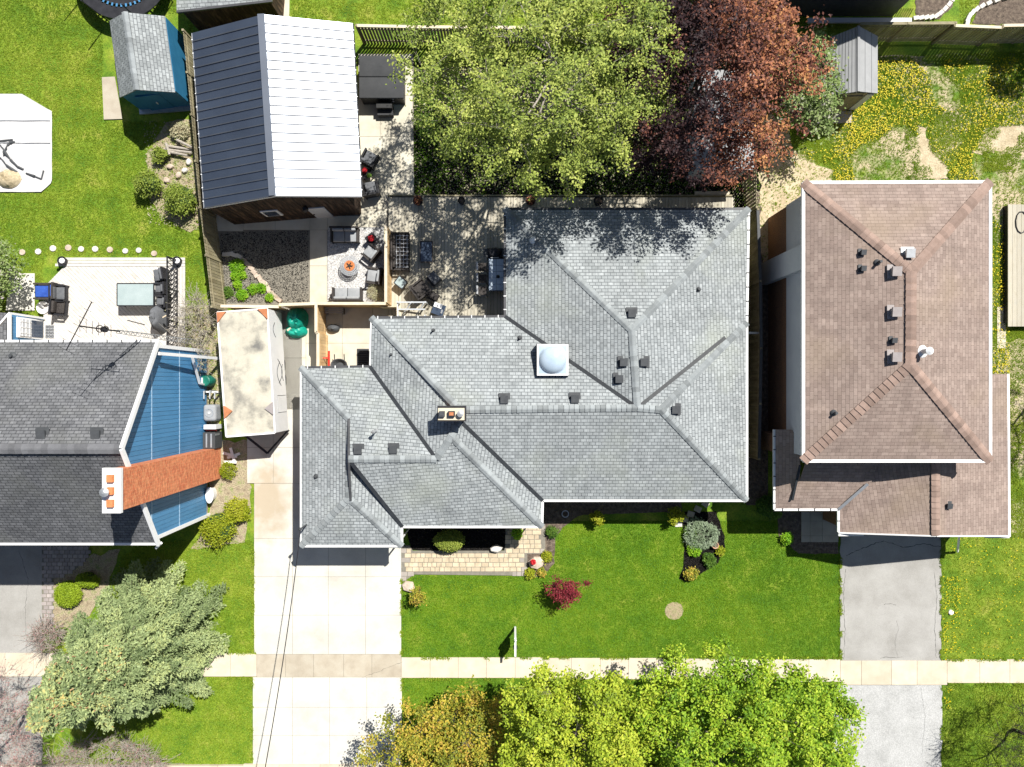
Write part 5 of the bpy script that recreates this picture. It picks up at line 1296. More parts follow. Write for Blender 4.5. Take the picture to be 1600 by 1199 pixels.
# sagging canvas top as a grid
m = MB(); nx, ny = 12, 26
def bil(u, v): a = q[0].lerp(q[1],u); b = q[3].lerp(q[2],u); return a.lerp(b,v)
rr = random.Random(4)
for j in range(ny+1):
    for i in range(nx+1):
        u, v = i/nx, j/ny; p = bil(u,v); e = min(u,1-u)*nx*min(v,1-v)*ny; p.z += .02 + (0 if e == 0 else .05*math.sin(v*17+u*4)*math.sin(u*5+v*6)+rr.uniform(-.01,.01)+.05*min(1,e/8)); m.v.append(tuple(p))
for j in range(ny):
    for i in range(nx): a = j*(nx+1)+i; m.f.append((a, a+nx+1, a+nx+2, a+1))
m.build('roof_cover', M['trailer_top'], tr, smooth=True)
for a, b in ((0,1),(1,2),(2,3),(3,0)): MB().bar(q[a]+Vector((0,0,.02)), q[b]+Vector((0,0,.02)), .08, .07).build('roof_edge', M['white'], tr)
for (u, v, s_) in ((.0,.0,1),(1,.0,1),(0,.80,0),(1,.80,0)):
    du = .17 if u == 0 else -.17
    if s_: pts = [bil(u,v), bil(u+du*1.1,v), bil(u,v+.085)]
    else: pts = [bil(u,v-.05), bil(u+du,v), bil(u,v+.055)]
    pts = [p+Vector((0,0,.13)) for p in pts]; n_ = (pts[1]-pts[0]).cross(pts[2]-pts[0]); pts = pts if n_.z > 0 else pts[::-1]
    k = MB(); k.v = [tuple(p) for p in pts]+[tuple(p-Vector((0,0,.1))) for p in pts]; k.f = [(0,1,2),(5,4,3)]+[(i,i+3,(i+1)%3+3,(i+1)%3) for i in range(3)]; k.build('corner_patch', M['rust'] if u == 0 or s_ else M['ventbox_b'], tr)
# side stripes and hatch outlines on the long white wall
sd = (q[2]-q[1]).normalized(); sn = Vector((-sd.y, sd.x, 0)); sn = sn if sn.x > 0 else -sn
def side_pt(t, z): p = q[1].lerp(q[2], t); return Vector((p.x, p.y, z)) + sn*.012
def arc(t0, t1, z0, z1, k=10):
    m = MB(); pp = [side_pt(t0+(t1-t0)*i/k, z0+(z1-z0)*math.sin(3.14*i/k)) for i in range(k+1)]
    for a, b in zip(pp, pp[1:]): m.bar(a, b, .02, .02)
    m.build('side_stripe', M['ventbox'], tr)
arc(.42,.62,1.2,1.7); arc(.40,.60,1.5,.9); arc(.44,.58,.8,1.0); arc(.10,.22,1.6,1.9)
for t0, t1 in ((.70,.84),): 
    for a, b in (((t0,.6),(t0,1.9)),((t1,.6),(t1,1.9)),((t0,1.9),(t1,1.9))): MB().bar(side_pt(*a), side_pt(*b), .015, .015).build('door_outline', M['metal_g'], tr)
for t in (.45,.58): 
    for u in (0,1): c = (q[1] if u else q[0]).lerp(q[2] if u else q[3], t); MB().cyl((c.x-.12,c.y,.33),(c.x+.12-.2*u,c.y,.33),.33,k=18).build('wheel', M['black'], tr)
MB().bar((q[2].x,q[2].y,.4), (q[2].x-1.1,q[2].y-1.2,.4), .1,.1).bar((q[3].x,q[3].y,.4), (q[2].x-1.1,q[2].y-1.2,.4), .1,.1).build('drawbar', M['black'], tr)
# --- things along the blue house's side wall
br = thing('water_barrel', 'green plastic water barrel at the downpipe of the blue house', 'barrel', tuple(W(331,596)))
c = W(331,596); MB().lathe((c.x,c.y,0),[(.24,0),(.29,.3),(.29,.6),(.25,.85),(.27,.87),(.22,.9)],18).build('barrel', M['green_pl'], br); MB().box((c.x-.12,c.y,.92),(.1,.32,.03)).build('lid_slot', M['white'], br)
un = thing('meter_rack', 'white pipe rack between the green barrel and the air conditioner', 'pipe rack', tuple(W(337,616)))
c = W(338,616)
for dx, dy in ((-.3,.12),(.0,.14),(.25,.05)): MB().cyl((c.x+dx,c.y+dy,0),(c.x+dx,c.y+dy,.8),.05,k=8).cyl((c.x+dx,c.y+dy,.8),(c.x+dx,c.y-.25,.8),.04,k=8).build('pipe', M['metal_g'], un)
MB().bar((c.x-.35,c.y+.1,.6),(c.x+.35,c.y+.1,.6),.06,.05).build('rail', M['white'], un)
ac = thing('air_conditioner', 'pale grey rounded air conditioner unit beside the blue wall', 'air conditioner', tuple(W(337,645))); c = W(337,645)
o = MB().box((c.x,c.y,.4),(.66,.84,.8)).build('casing', M['cushion'], ac); bv = o.modifiers.new('b','BEVEL'); bv.width=.14; bv.segments=4
MB().ring((c.x,c.y,.80),.18,.22,0,.02,24).build('fan_ring', M['metal_g'], ac); MB().lathe((c.x,c.y,.805),[(.06,0),(.05,.03)],12).build('fan_hub', M['white'], ac)
gb = thing('waste_bin', 'dark bin with two pale straps beside the blue wall', 'bin', tuple(W(338,687))); c = W(338,687)
o = MB().box((c.x,c.y,.45),(.62,.82,.9)).build('body', M['charcoal'], gb); MB().box((c.x-.12,c.y,.91),(.07,.7,.03)).box((c.x+.12,c.y,.91),(.07,.7,.03)).build('strap', M['metal_g'], gb); MB().box((c.x+.3,c.y+.3,.6),(.04,.1,.5)).build('handle', M['metal_g'], gb)
sr = thing('red_white_box', 'small white box with a dark red front above the dark bin', 'box', tuple(W(338,668))); c = W(338,668)
MB().box((c.x,c.y+.05,.4),(.62,.22,.8)).build('body', M['white'], sr); MB().box((c.x,c.y-.1,.62),(.55,.1,.06)).build('front', mat('dark red panel',[(.2,.02,.02),(.26,.03,.03)],3), sr)
wd2 = thing('white_bin', 'white oval bin below the orange chimney', 'bin', tuple(W(333,772))); c = W(334,772)
MB().lathe((c.x,c.y,0),[(.16,0),(.19,.5),(.21,.52),(.21,.55),(.17,.56),(.15,.45),(.01,.44)],18,sy=2.0).build('body', M['white'], wd2)
bd = thing('scrap_boards', 'stacked white boards on the ground near the orange chimney', 'boards', tuple(W(365,712)))
for i,(x0,y0,x1,y1) in enumerate(((356,716,376,709),(350,708,372,714),(362,700,368,720),(352,722,372,722))): MB().bar(W(x0,y0)+Vector((0,0,.08+.04*i)),W(x1,y1)+Vector((0,0,.1+.04*i)),.14,.03).build('board', M['white'], bd)
# --- white deck furniture
table(211.5,461,0,1.85,1.12,.72,'rectangular glass table on the white deck', M['glass_pale'], M['black'], 'patio_table', z=WZ, t=.02)
for i,(x,y,r_,l) in enumerate(((250,430,100,'uppermost slate folding chair by the lattice railing'),(252,452,92,'middle slate chair by the lattice railing'),(254,472,85,'lower slate chair by the lattice railing'))):
    lounge(x,y,r_,.62,.66,l,z=WZ,fr=M['black'],cu=M['cushion_d'],group='slate chairs between glass table and railing',h=.42,arms=(i!=0))
a = W(256,500,WZ+1.0); gv = thing('covered_grill', 'grill under a dark grey cover at the lower right of the white deck', 'grill', (a.x,a.y,WZ)); heap('', '', '', blob(259,500,12,24,16,8,.04), 1.0, M['cushion_d'], 8, z0=WZ, parent=gv)
MB().bar((a.x-.05,a.y+.1,1.36),(a.x+.15,a.y+.2,1.4),.06,.05).build('handle', M['cedarcap'], gv)
lounge(72,456,90,.85,1.15,'blue cushioned garden seat at the left side of the white deck','garden sofa','garden_sofa',WZ,fr=M['wicker'],cu=M['cushion_b'])
lounge(92,459,-90,.9,.62,'dark folding chair facing the blue garden seat','chair','folding_chair',WZ,fr=M['black'],cu=M['cushion_d'])
lounge(92,481,-95,.85,.60,'empty black wire frame chair below the folding chair','chair','wire_chair',WZ,fr=M['black'],cu=M['wicker'],arms=True)
p = W(65,481,.5); wt = thing('white_basin', 'white plastic basin beside the blue extension', 'basin', (p.x,p.y,.05)); MB().lathe((0,0,0),[(.2,0),(.3,.35),(.33,.38),(.26,.36),(.2,.1),(.01,.09)],18).build('basin', M['white'], wt, local=True)
mt2 = thing('patterned_mat', 'black and white patterned mat in front of the window of the extension', 'mat', tuple(W(78,519))); c = W(78,519,WZ)
MB().box((c.x,c.y,WZ+.01),(.45,.68,.02)).build('mat', M['metal_g'], mt2)
for i in range(3):
    for j in range(4):
        x, y = c.x-.14+i*.14, c.y-.24+j*.16; MB().ring((x,y,WZ+.02),.035,.06,0,.006,10).build('pattern_ring', M['black'], mt2)
pot(96,408,.22,.42,'left round dark planter with white pebbles on the white deck edge', M['black'], z=WZ*.5, group='round planters on the white deck', soil=False); c = W(95,407,.55); 
for (x,y) in ((96,408),(276,408)):
    o_ = [o for o in C.objects if o.name.startswith('planter') and 'white deck' in o.get('label','')]
pot(276,408,.22,.42,'right round dark planter with white pebbles above the lattice railing', M['black'], z=WZ*.5, group='round planters on the white deck', soil=False)
for o in [o for o in list(C.objects) if o.get('group') == 'round planters on the white deck']: MB().lathe((0,0,.37),[(.15,0),(.14,.04),(.03,.07)],9).build('pebbles', M['white'], o, local=True)
st2 = thing('garden_stick', 'thin dark stick lying on the white deck below the glass table', 'stick', tuple(W(218,508))); MB().cyl(W(205,502)+Vector((0,0,WZ+.02)),W(232,509)+Vector((0,0,WZ+.02)),.02,k=6).build('stick', M['ventbox'], st2)
# --- antenna mast
am = thing('antenna_mast', 'tall lattice television antenna mast standing beside the blue gable', 'antenna', tuple(W(318,536)))
b0 = Vector(W(318,536)); HM = 10.6; m = MB(); s_ = .17; top = .16
cor = [Vector((s_*math.cos(t), s_*math.sin(t), 0)) for t in (.5, 2.6, 4.7)]
nz = 22; hl = 8.2
for c_ in cor: MB().cyl(b0+c_, b0+c_*.5+Vector((0,0,hl)), .018, .014, 6).build('leg', M['metal_g'], am)
br_ = MB()
for i in range(nz):
    for k in range(3):
        z0_, z1_ = hl*i/nz, hl*(i+1)/nz; f0, f1 = 1-.5*i/nz, 1-.5*(i+1)/nz; br_.cyl(b0+cor[k]*f0+Vector((0,0,z0_)), b0+cor[(k+1)%3]*f1+Vector((0,0,z1_)), .009, k=4); br_.cyl(b0+cor[k]*f0+Vector((0,0,z0_)), b0+cor[(k+1)%3]*f0+Vector((0,0,z0_)), .008, k=4)
br_.build('bracing', M['metal_g'], am)
MB().cyl(b0+Vector((0,0,hl-.3)), b0+Vector((0,0,HM)), .03, .025, 8).build('pole', M['black'], am)
rt = MB().lathe(tuple(b0+Vector((0,0,8.9))),[(.10,0),(.12,.12),(.09,.25)],12).build('rotor', M['black'], am)
m = MB(); zt = b0+Vector((0,0,HM))
m.bar(zt+Vector((-.5,-.9,0)), zt+Vector((.45,.9,0)), .03, .03)
for i in range(7):
    p = zt+Vector((-.5,-.9,0)).lerp(Vector((.45,.9,0)), i/6); L_ = .75-.09*i; m.cyl(p-Vector((.88,-.46,0)).normalized()*L_*.5, p+Vector((.88,-.46,0)).normalized()*L_*.5, .009, k=4)
m.build('upper_yagi', M['black'], am)
m = MB(); z2 = b0+Vector((0,0,9.6)); m.bar(z2+Vector((-.6,.1,0)), z2+Vector((.6,-.1,0)), .03, .03)
for i in range(6): p = z2+Vector((-.6,.1,0)).lerp(Vector((.6,-.1,0)), i/5); m.cyl(p+Vector((0,-.25,0)), p+Vector((0,.25,0)), .009, k=4)
m.ring(tuple(z2+Vector((0,0,-.3))), .12, .15, 0, .03, 12); m.ring(tuple(z2+Vector((.14,0,-.45))), .1, .13, 0, .03, 12)
m.build('lower_yagi', M['black'], am)
# --- white tarpaulin on the rear lawn with dark folds
tp = thing('tarpaulin', 'large white tarpaulin spread on the rear lawn at the left edge', 'tarpaulin', tuple(W(30,225)))
OUTT = [(-60,150),(28,148),(42,152),(80,174),(82,286),(66,299),(-60,301)]
m = MB(); rr = random.Random(8); gx, gy = 30, 34; idx = {}
def tz(x, y):
    d = math.hypot((x-18)/26, (y-245)/32); f = max(0, 1-d)
    return .05 + .16*f*abs(math.sin(x*.35+y*.12)) + .02*math.sin(x*.12)*math.sin(y*.17) + .10*f*abs(math.sin(y*.33-x*.2))
for j in range(gy+1):
    for i in range(gx+1):
        x, y = -60+142*i/gx, 148+153*j/gy
        if y < 174 and x > 42 + (y-152)*1.7: x = 42+(y-152)*1.7
        if y > 286 and x > 82-(y-286)*1.1: x = 82-(y-286)*1.1
        p = W(x, y); m.v.append((p.x, p.y, tz(x,y)))
for j in range(gy):
    for i in range(gx): a = j*(gx+1)+i; m.f.append((a, a+gx+1, a+gx+2, a+1))
m.build('sheet', M['tarp_w'], tp, smooth=True)
for pts in (((0,222),(22,221),(16,230),(12,240),(20,252),(30,262),(38,266)),((42,272),(56,277),(66,281),(70,268)),((-5,243),(4,250),(14,260),(28,271)),((2,228),(9,236),(11,246)),((18,226),(26,224))):
    m = MB()
    for a, b in zip(pts, pts[1:]): m.cyl(Vector((W(*a).x,W(*a).y,tz(*a)+.03)), Vector((W(*b).x,W(*b).y,tz(*b)+.03)), rr.uniform(.03,.09), rr.uniform(.02,.08), 7)
    m.build('dark_fold', M['ventbox'], tp)
for y0_ in (190, 225):
    m = MB(); xs_ = list(range(-56, 81, 8))
    for a_, b_ in zip(xs_, xs_[1:]): m.bar((W(a_,0).x, W(0,y0_).y, tz(a_,y0_)+.03), (W(b_,0).x, W(0,y0_).y, tz(b_,y0_)+.03), .03, .02)
    m.build('seam', M['metal_g'], tp)
sf = thing('straw_sack', 'beige crumpled sack on the lower left of the white tarpaulin', 'sack', tuple(W(15,282))); heap('','','',blob(16,281,20,15,18,9,.12),.3,M['sand'],9,z0=.08,parent=sf)
# --- trampoline
c = W(190,-46,.9); tm = thing('trampoline', 'round trampoline with blue spring ring cut by the top edge', 'trampoline', (c.x,c.y,0))
MB().ring((0,0,.88),1.88,2.5,0,.05,48).build('pad', M['black'], tm, local=True); MB().lathe((0,0,.85),[(1.75,0),(1.75,.02)],40).build('mat', M['black'], tm, local=True)
for i in range(48): t = i*6.283/48; MB().bar((1.72*math.cos(t),1.72*math.sin(t),.92),(1.93*math.cos(t),1.93*math.sin(t),.92),.09,.02).build('spring', M['blue'], tm, local=True)
for i in range(8):
    t = i*6.283/8+.3; MB().cyl((2.45*math.cos(t),2.45*math.sin(t),0),(2.6*math.cos(t),2.6*math.sin(t),2.3),.03,k=8).build('net_pole', M['black'], tm, local=True)
# --- logs and stones in the left bed
lg = thing('log_pile', 'small pile of grey logs in the bed by the board fence', 'log pile', tuple(W(280,232)))
for i,(x0,y0,x1,y1) in enumerate(((262,230,302,236),(260,236,302,241),(266,240,296,246),(280,222,304,234),(264,228,270,246))): MB().cyl(W(x0,y0)+Vector((0,0,.12+.05*i)),W(x1,y1)+Vector((0,0,.12+.06*i)),.08,.06,8).build('log', M['bark_pale'], lg)
def rock(px, py, sx, sy, h, label, m, rz=0, seed=1, z=0, group=None, ang=9):
    r = random.Random(seed); p = W(px,py); o = MB()
    n = ang; base = [(sx/2*math.cos(6.283*i/n)*(1+r.uniform(-.18,.12)), sy/2*math.sin(6.283*i/n)*(1+r.uniform(-.18,.12))) for i in range(n)]
    cr, sr = math.cos(R(rz)), math.sin(R(rz)); base = [(x*cr-y*sr, x*sr+y*cr) for x, y in base]
    for f, zz in ((1,0),(1.04,h*.5),(.9,h*.88),(.55,h)): o.v += [(p.x+x*f, p.y+y*f, z+zz*(1+r.uniform(-.06,.06))) for x, y in base]
    for k in range(3):
        for i in range(n): j=(i+1)%n; o.f.append((k*n+i,k*n+j,(k+1)*n+j,(k+1)*n+i))
    o.f.append(tuple(range(3*n,4*n))); ob_ = o.build('rock', m); props(ob_, label, 'rock', group); return ob_
rock(775,857,.62,.36,.3,'white rock on the mulch between the boxwood and the front door', M['rock_w'],10,2)
rock(638,916,.8,.62,.22,'pinkish flat rock at the corner of the driveway and the lawn', M['rock'],-15,3,ang=6)
rock(839,879,.85,.72,.28,'flat pinkish rock under the red flower pot by the paver walkway', M['rock'],15,4,ang=7)
for i,(x,y) in enumerate(((267,262),(290,268),(280,275),(296,255),(262,283))): rock(x,y,.35,.28,.18,['pale stone left in the leaf littered bed by the fence','pale stone next to the fence in the leafy bed','middle pale stone among the leaf litter','small stone close under the log pile','lowest pale stone, left, in the leafy bed'][i], M['rock_w'] if i%2 else M['rock'],i*30,20+i,group='pale stones in the left bed')
pot(266,318,.2,.4,'white round pot between the shrubs by the board fence', M['white'], group=None)
# stone edging through mulch bed
se = thing('rock_edging', 'diagonal row of flat stones dividing the dark mulch bed', 'edging', tuple(W(400,420)))
rs = random.Random(6); pts = [(350,398),(366,398),(378,405),(388,414),(396,424),(404,434),(412,443),(421,453),(430,463),(440,473)]
for i,(a,b) in enumerate(zip(pts,pts[1:])):
    for k in range(2):
        t = (k+.3)/2; x,y = a[0]+(b[0]-a[0])*t+rs.uniform(-1.5,1.5), a[1]+(b[1]-a[1])*t+rs.uniform(-1.5,1.5); p = W(x,y)
        piece('stone', M['rock'] if i > 1 else M['rock_w'], (p.x,p.y,.07), (.32,.2,.12), se, math.atan2(-(b[1]-a[1]), b[0]-a[0])+rs.uniform(-.4,.4), rs.uniform(-.2,.2), rs.uniform(-.2,.2))
# front things
pot(833,879,.13,.22,'small red pot with pink flowers on the flat pinkish rock', M['red'], z=.27, plant=M['lf_flower'])
pot(1118,853,.17,.28,'terracotta pot in the island bed with a yellow plant beside it', M['terracotta'])
hc = thing('hose_reel', 'pale hoop on the dark ground below the front eave', 'hoop', tuple(W(883,803))); MB().ring(tuple(W(883,803)+Vector((0,0,.12))),.15,.19,0,.04,24).build('ring', M['metal_g'], hc)
# realty sign: white post with an arm, panel hanging edge-on to the camera
sg = thing('yard_sign', 'white post yard sign standing on the front lawn edge', 'sign', tuple(W(805,981)))
p = W(805,981); MB().box((p.x,p.y,.95),(.10,.10,1.9)).build('post', M['white'], sg); MB().lathe((p.x,p.y,1.9),[(.07,0),(.05,.06),(.01,.10)],8).build('finial', M['white'], sg)
MB().box((p.x,p.y-.38,1.72),(.09,.95,.09)).build('arm', M['white'], sg); MB().box((p.x,p.y-.42,1.2),(.025,.62,.85)).build('panel', M['white'], sg); MB().box((p.x,p.y-.42,1.69),(.20,.16,.13)).build('bracket', M['black'], sg)
MB().box((p.x,p.y-.42,.70),(.02,.5,.12)).build('rider_panel', M['white'], sg)
wc = thing('utility_cover', 'small white round utility cap in the lawn right of the asphalt drive', 'utility cap', tuple(W(1485,957))); c = W(1485,957); MB().lathe((c.x,c.y,0),[(.13,0),(.13,.08),(.10,.1),(.03,.11)],12).build('cap', M['white'], wc)
# electric service mast and two cables
ms = thing('service_mast', 'electric service mast at the left corner of the garage roof', 'mast', tuple(W(480,812))); c = W(477,822,3.1)
MB().cyl((c.x,c.y,0),(c.x,c.y,3.9),.04,k=8).build('mast', M['ventbox'], ms); MB().lathe((c.x,c.y,3.85),[(.07,0),(.08,.1),(.03,.18)],10).build('weather_head', M['ventbox'], ms)
cb_ = thing('service_cable', 'overhead electric cable running from the garage roof down across the driveway', 'cable', (c.x,c.y,3.8)); A = Vector((c.x,c.y,3.85)); B = W(410,1225,6.2); m = MB(); pp = []
for i in range(25): t = i/24; q_ = A.lerp(B,t); q_.z -= 1.0*t*(1-t)*1.5; pp.append(q_)
for a, b in zip(pp, pp[1:]): m.cyl(a, b, .022, k=5)
m.build('cable', M['black'], cb_)
# ================================================================== TREES AND SHRUBS
def tint_patch(cx, cy, r_, amt, base=0.0):
    P0 = W(cx, cy, 6)
    return lambda P, t: t + base + amt*np.clip(1 - np.hypot(P[:,0]-P0.x, P[:,1]-P0.y)/r_, 0, 1)
leafy_tree('green_tree', 'large light green spring tree with open branches at the top centre', 'tree', (850,205), 11.5, (0,.1,7.1), (5.5,5.7,3.6), 820, 66, .060, M['lf_elm'], M['bark_pale'], .24, 11, sigma=.165, lumpy=.2, shell=.35)

leafy_tree('copper_tree', 'copper and orange leaved tree right of the large green tree', 'tree', (1046,196), 10.5, (0,0,6.6), (4.7,5.3,3.5), 700, 60, .064, M['lf_copper'], M['bark_dark'], .22, 12, sigma=.165, lumpy=.22, shell=.3, tintfun=lambda P, t: t*.95 + np.clip((P[:,0]-9.4)/6, -.38, .14))  # leaf tint darkens leftward, painting in the crown's shaded side

leafy_tree('lilac', 'lilac with pale purple blossom between the copper tree and the grey shed', 'shrub', (1232,162), 4.0, (.1,-.1,2.5), (1.7,2.6,1.5), 170, 46, .07, M['lf_lilac'], M['bark_pale'], .08, 13, sigma=.18, shell=.3)
leafy_tree('maple_tree', 'yellow green street maple left of the greener one at the bottom edge', 'tree', (898,1078), 8.6, (-.1,-.3,5.6), (4.5,3.9,2.7), 640, 88, .066, M['lf_maple_y'], M['bark'], .2, 14, sigma=.17, lumpy=.24, shell=.3, zmin=-.5, group='street maples at the bottom edge')

leafy_tree('maple_tree', 'fresh green street maple, right one of the pair at the bottom edge', 'tree', (1098,1074), 9, (.1,-.3,5.8), (5.3,4.3,2.8), 820, 92, .066, M['lf_maple'], M['bark'], .22, 15, sigma=.17, lumpy=.22, shell=.3, zmin=-.5, group='street maples at the bottom edge')

leafy_tree('golden_tree', 'orange gold leaved small tree beside the lower driveway', 'tree', (712,1112), 6.5, (-.1,-.3,3.9), (2.9,3.0,2.2), 360, 66, .06, M['lf_gold'], M['bark'], .14, 16, sigma=.16, shell=.3, lumpy=.3)
spruce('spruce', 'broad blue green spruce with orange cones at its tip at the lower left', (258,985), 10.3, 3.9, M['lf_spruce'], 17)
leafy_tree('lilac', 'lilac bush with pale blossom at the left edge above the white deck', 'shrub', (22,428), 3.4, (-.1,.1,2.1), (1.7,2.2,1.2), 150, 40, .065, M['lf_lilac'], M['bark'], .07, 18, sigma=.16, shell=.3)
bare_tree('budding_tree', 'nearly leafless pink budded tree at the lower left corner', 'tree', (52,1105), 6, (-.4,-.4,3.9), (3.9,4.0,1.9), 1100, M['bark_pale'], .11, 19, 16000, M['lf_bud'], bsize=.028)
bare_tree('bare_tree', 'bare young tree throwing a branching shadow at the lower right corner', 'tree', (1583,1141), 5, (-.1,.6,3.1), (3.5,3.2,1.8), 620, M['bark_dark'], .10, 20, 1800, M['lf_green'], bsize=.035)
bare_tree('bare_tree', 'bare tree at the right edge shading the brown garage roof', 'tree', (1640,588), 7.5, (0,0,4.8), (2.6,2.6,2.2), 300, M['bark_pale'], .12, 21, 900, M['lf_dry'])
leafy_tree('dark_shrub', 'dark evergreen shrub in the top right corner by the fence', 'shrub', (1612,62), 4, (0,0,2.2), (1.3,1.6,1.5), 90, 60, .06, M['lf_green'], M['bark'], .08, 22, sigma=.15)
bare_tree('bare_shrub', 'tangled grey leafless shrub between the board fence and the trailer', 'shrub', (322,520), 2.2, (0,0,1.3), (.9,2.3,.9), 240, M['bark_pale'], .05, 23, 900, M['lf_dry'], bsize=.035)
bare_tree('bare_shrub', 'reddish leafless shrub between the brick walkway and the spruce', 'shrub', (92,985), 1.5, (0,0,.9), (.9,.9,.6), 160, M['bark_pale'], .04, 24, 1200, M['lf_bud'], bsize=.025)
bare_tree('bare_shrub', 'leafless shrub under the lower edge of the spruce', 'shrub', (185,1172), 1.6, (0,0,.9), (3.2,1.0,.6), 420, M['bark_pale'], .04, 25, 2500, M['lf_bud'], bsize=.025)
# clipped and garden shrubs
shrub('round_yew', 'bright round clipped yew, larger of the two by the brick walkway', 'shrub', 113,925, .62,.85, 9000, .032, M['lf_yew'], 31, lumpy=.05, group='clipped yews by the blue house')
shrub('round_yew', 'smaller oval clipped yew right of the larger one', 'shrub', 142,905, .55,.6, 6000, .032, M['lf_yew'], 32, sy=.55, rot=-.15, lumpy=.06, group='clipped yews by the blue house')
shrub('boxwood', 'olive green clipped boxwood on the mulch beside the paver walkway', 'shrub', 703,842, .72,1.05, 9000, .034, M['lf_box'], 33, sy=.68, lumpy=.07)
shrub('chartreuse_bush', 'bright yellow green bush at the corner of the blue house', 'shrub', 349,822, .95,1.0, 5200, .045, M['lf_char'], 34, lumpy=.3, clusters=40)
shrub('chartreuse_bush', 'smaller yellow bush above the bright yellow green one beside the driveway', 'shrub', 378,797, .55,.8, 2200, .042, M['lf_char'], 35, core=False, lumpy=.25)
shrub('chartreuse_bush', 'small yellow shrub below the orange chimney foot', 'shrub', 357,735, .4,.5, 700, .04, M['lf_char'], 36, core=False)
shrub('evergreen_shrub', 'round green shrub at the fence, left of the white pot', 'shrub', 240,293, .72,1.1, 3800, .045, M['lf_box'], 37, lumpy=.35, clusters=40)
shrub('evergreen_shrub', 'feathery grey green shrub at the board fence, above the white deck', 'shrub', 290,318, .95,1.2, 4200, .045, M['lf_box'], 38, lumpy=.35, clusters=46)
shrub('evergreen_shrub', 'small light shrub beside the log pile', 'shrub', 254,246, .42,.6, 1400, .045, M['lf_box'], 39, core=False, clusters=12)
shrub('evergreen_shrub', 'small shrub at the top of the left bed under the blue shed corner', 'shrub', 283,208, .45,.5, 1100, .045, M['lf_dry'], 40, core=False)
leafy_tree('crimson_maple', 'small crimson leaved maple on the front lawn', 'small tree', (878,908), 2.1, (.1,-.1,1.35), (.92,.72,.5), 75, 34, .04, M['lf_red'], M['bark_dark'], .04, 41, sigma=.10, shell=.2, lumpy=.3)
leafy_tree('golden_shrub', 'small twiggy yellow shrub beside the flat rock on the front lawn', 'shrub', (656,921), 1.5, (0,-.1,.95), (.48,.52,.4), 34, 22, .04, M['lf_gold'], M['bark_dark'], .03, 42, sigma=.08, shell=.2, lumpy=.3)
shrub('low_shrub', 'yellow green shrub in the shade left under the front eave', 'shrub', 929,805, .42,1.0, 900, .05, M['lf_char'], 43, core=False, clusters=14, group='low shrubs under the front eave')
shrub('low_shrub', 'yellow green shrub in the shade beside the stepping stones', 'shrub', 1052,806, .48,1.0, 1000, .05, M['lf_char'], 44, core=False, clusters=14, group='low shrubs under the front eave')
shrub('low_shrub', 'leafy green plant at the corner of the paver walkway', 'plant', 862,831, .30,.4, 500, .06, M['lf_green'], 45, core=False, aspect=.3)
shrub('low_shrub', 'small yellow green plant right of the flat rock', 'plant', 854,869, .26,.35, 420, .045, M['lf_char'], 46, core=False)
shrub('low_shrub', 'small green plant below the flat rock', 'plant', 829,895, .24,.3, 380, .045, M['lf_char'], 47, core=False)
shrub('low_shrub', 'small yellow tipped plant at the lower end of the paver walkway bed', 'plant', 846,894, .20,.25, 300, .045, M['lf_gold'], 48, core=False)
shrub('low_shrub', 'lime plant peeking out under the entry eave', 'plant', 808,832, .25,.6, 350, .055, M['lf_lime'], 49, core=False)
shrub('spiky_shrub', 'pale sage spreading shrub at the top of the island bed', 'shrub', 1092,832, .75,.55, 2600, .07, M['lf_pale'], 50, core=False, aspect=.18, lumpy=.25)
shrub('island_plant', 'green clump left of the sage shrub in the island bed', 'plant', 1078,834, .32,.35, 700, .05, M['lf_green'], 51, core=False)
shrub('island_plant', 'round green plant in the middle left of the island bed', 'plant', 1084,858, .34,.35, 900, .05, M['lf_lime'], 52, core=False, aspect=.35)
shrub('island_plant', 'round green plant right of centre in the island bed', 'plant', 1107,874, .32,.3, 900, .045, M['lf_green'], 53, core=False)
shrub('island_plant', 'orange leaved plant at the lower tip of the island bed', 'plant', 1078,896, .32,.5, 700, .045, M['lf_gold'], 54, core=False)
shrub('island_plant', 'yellow plant beside the terracotta pot', 'plant', 1124,860, .18,.3, 300, .045, M['lf_char'], 55, core=False)
shrub('low_shrub', 'dark green bush in the shade left of the brown porch roof', 'shrub', 1195,790, .6,1.0, 2200, .05, M['lf_green'], 56, core=True)
shrub('low_shrub', 'small pale green shrub left of the entry paving of the brown house', 'shrub', 1228,840, .28,.4, 600, .045, M['lf_lime'], 57, core=False)
shrub('low_shrub', 'ragged green bush on the ground at the left rim of the green tree', 'shrub', 672,205, .5,.4, 700, .045, M['lf_green'], 58, core=False, lumpy=.4)
G = 'lime perennials in the dark mulch bed'
for i,(x,y,r_,l) in enumerate(((374,418,.36,'largest lime perennial, top left of the mulch bed'),(370,433,.2,'lime perennial just under the largest one'),(381,431,.16,'little lime perennial right under the largest one'),
        (373,446,.2,'lime perennial in the middle of the left column'),(396,453,.2,'left lime perennial of the pair by the stone edging'),(410,451,.22,'right lime perennial of the pair by the stone edging'),
        (381,462,.26,'lime perennial at the lower left of the mulch bed'),(423,466,.16,'small lime perennial at the lower end of the stone edging'),(357,458,.26,'dull green perennial beside the board fence'))):
    shrub('perennial', l, 'plant', x, y, r_, .28, int(2600*r_), .035, M['lf_lime'] if i < 8 else M['lf_green'], 60+i, G, core=False, stems=False)
shrub('ornamental_grass', 'dry tufted ornamental grass in the corner of the gravel pad', 'plant', 588,458, .42,.5, 700, .09, M['lf_dry'], 75, core=False, aspect=.08)

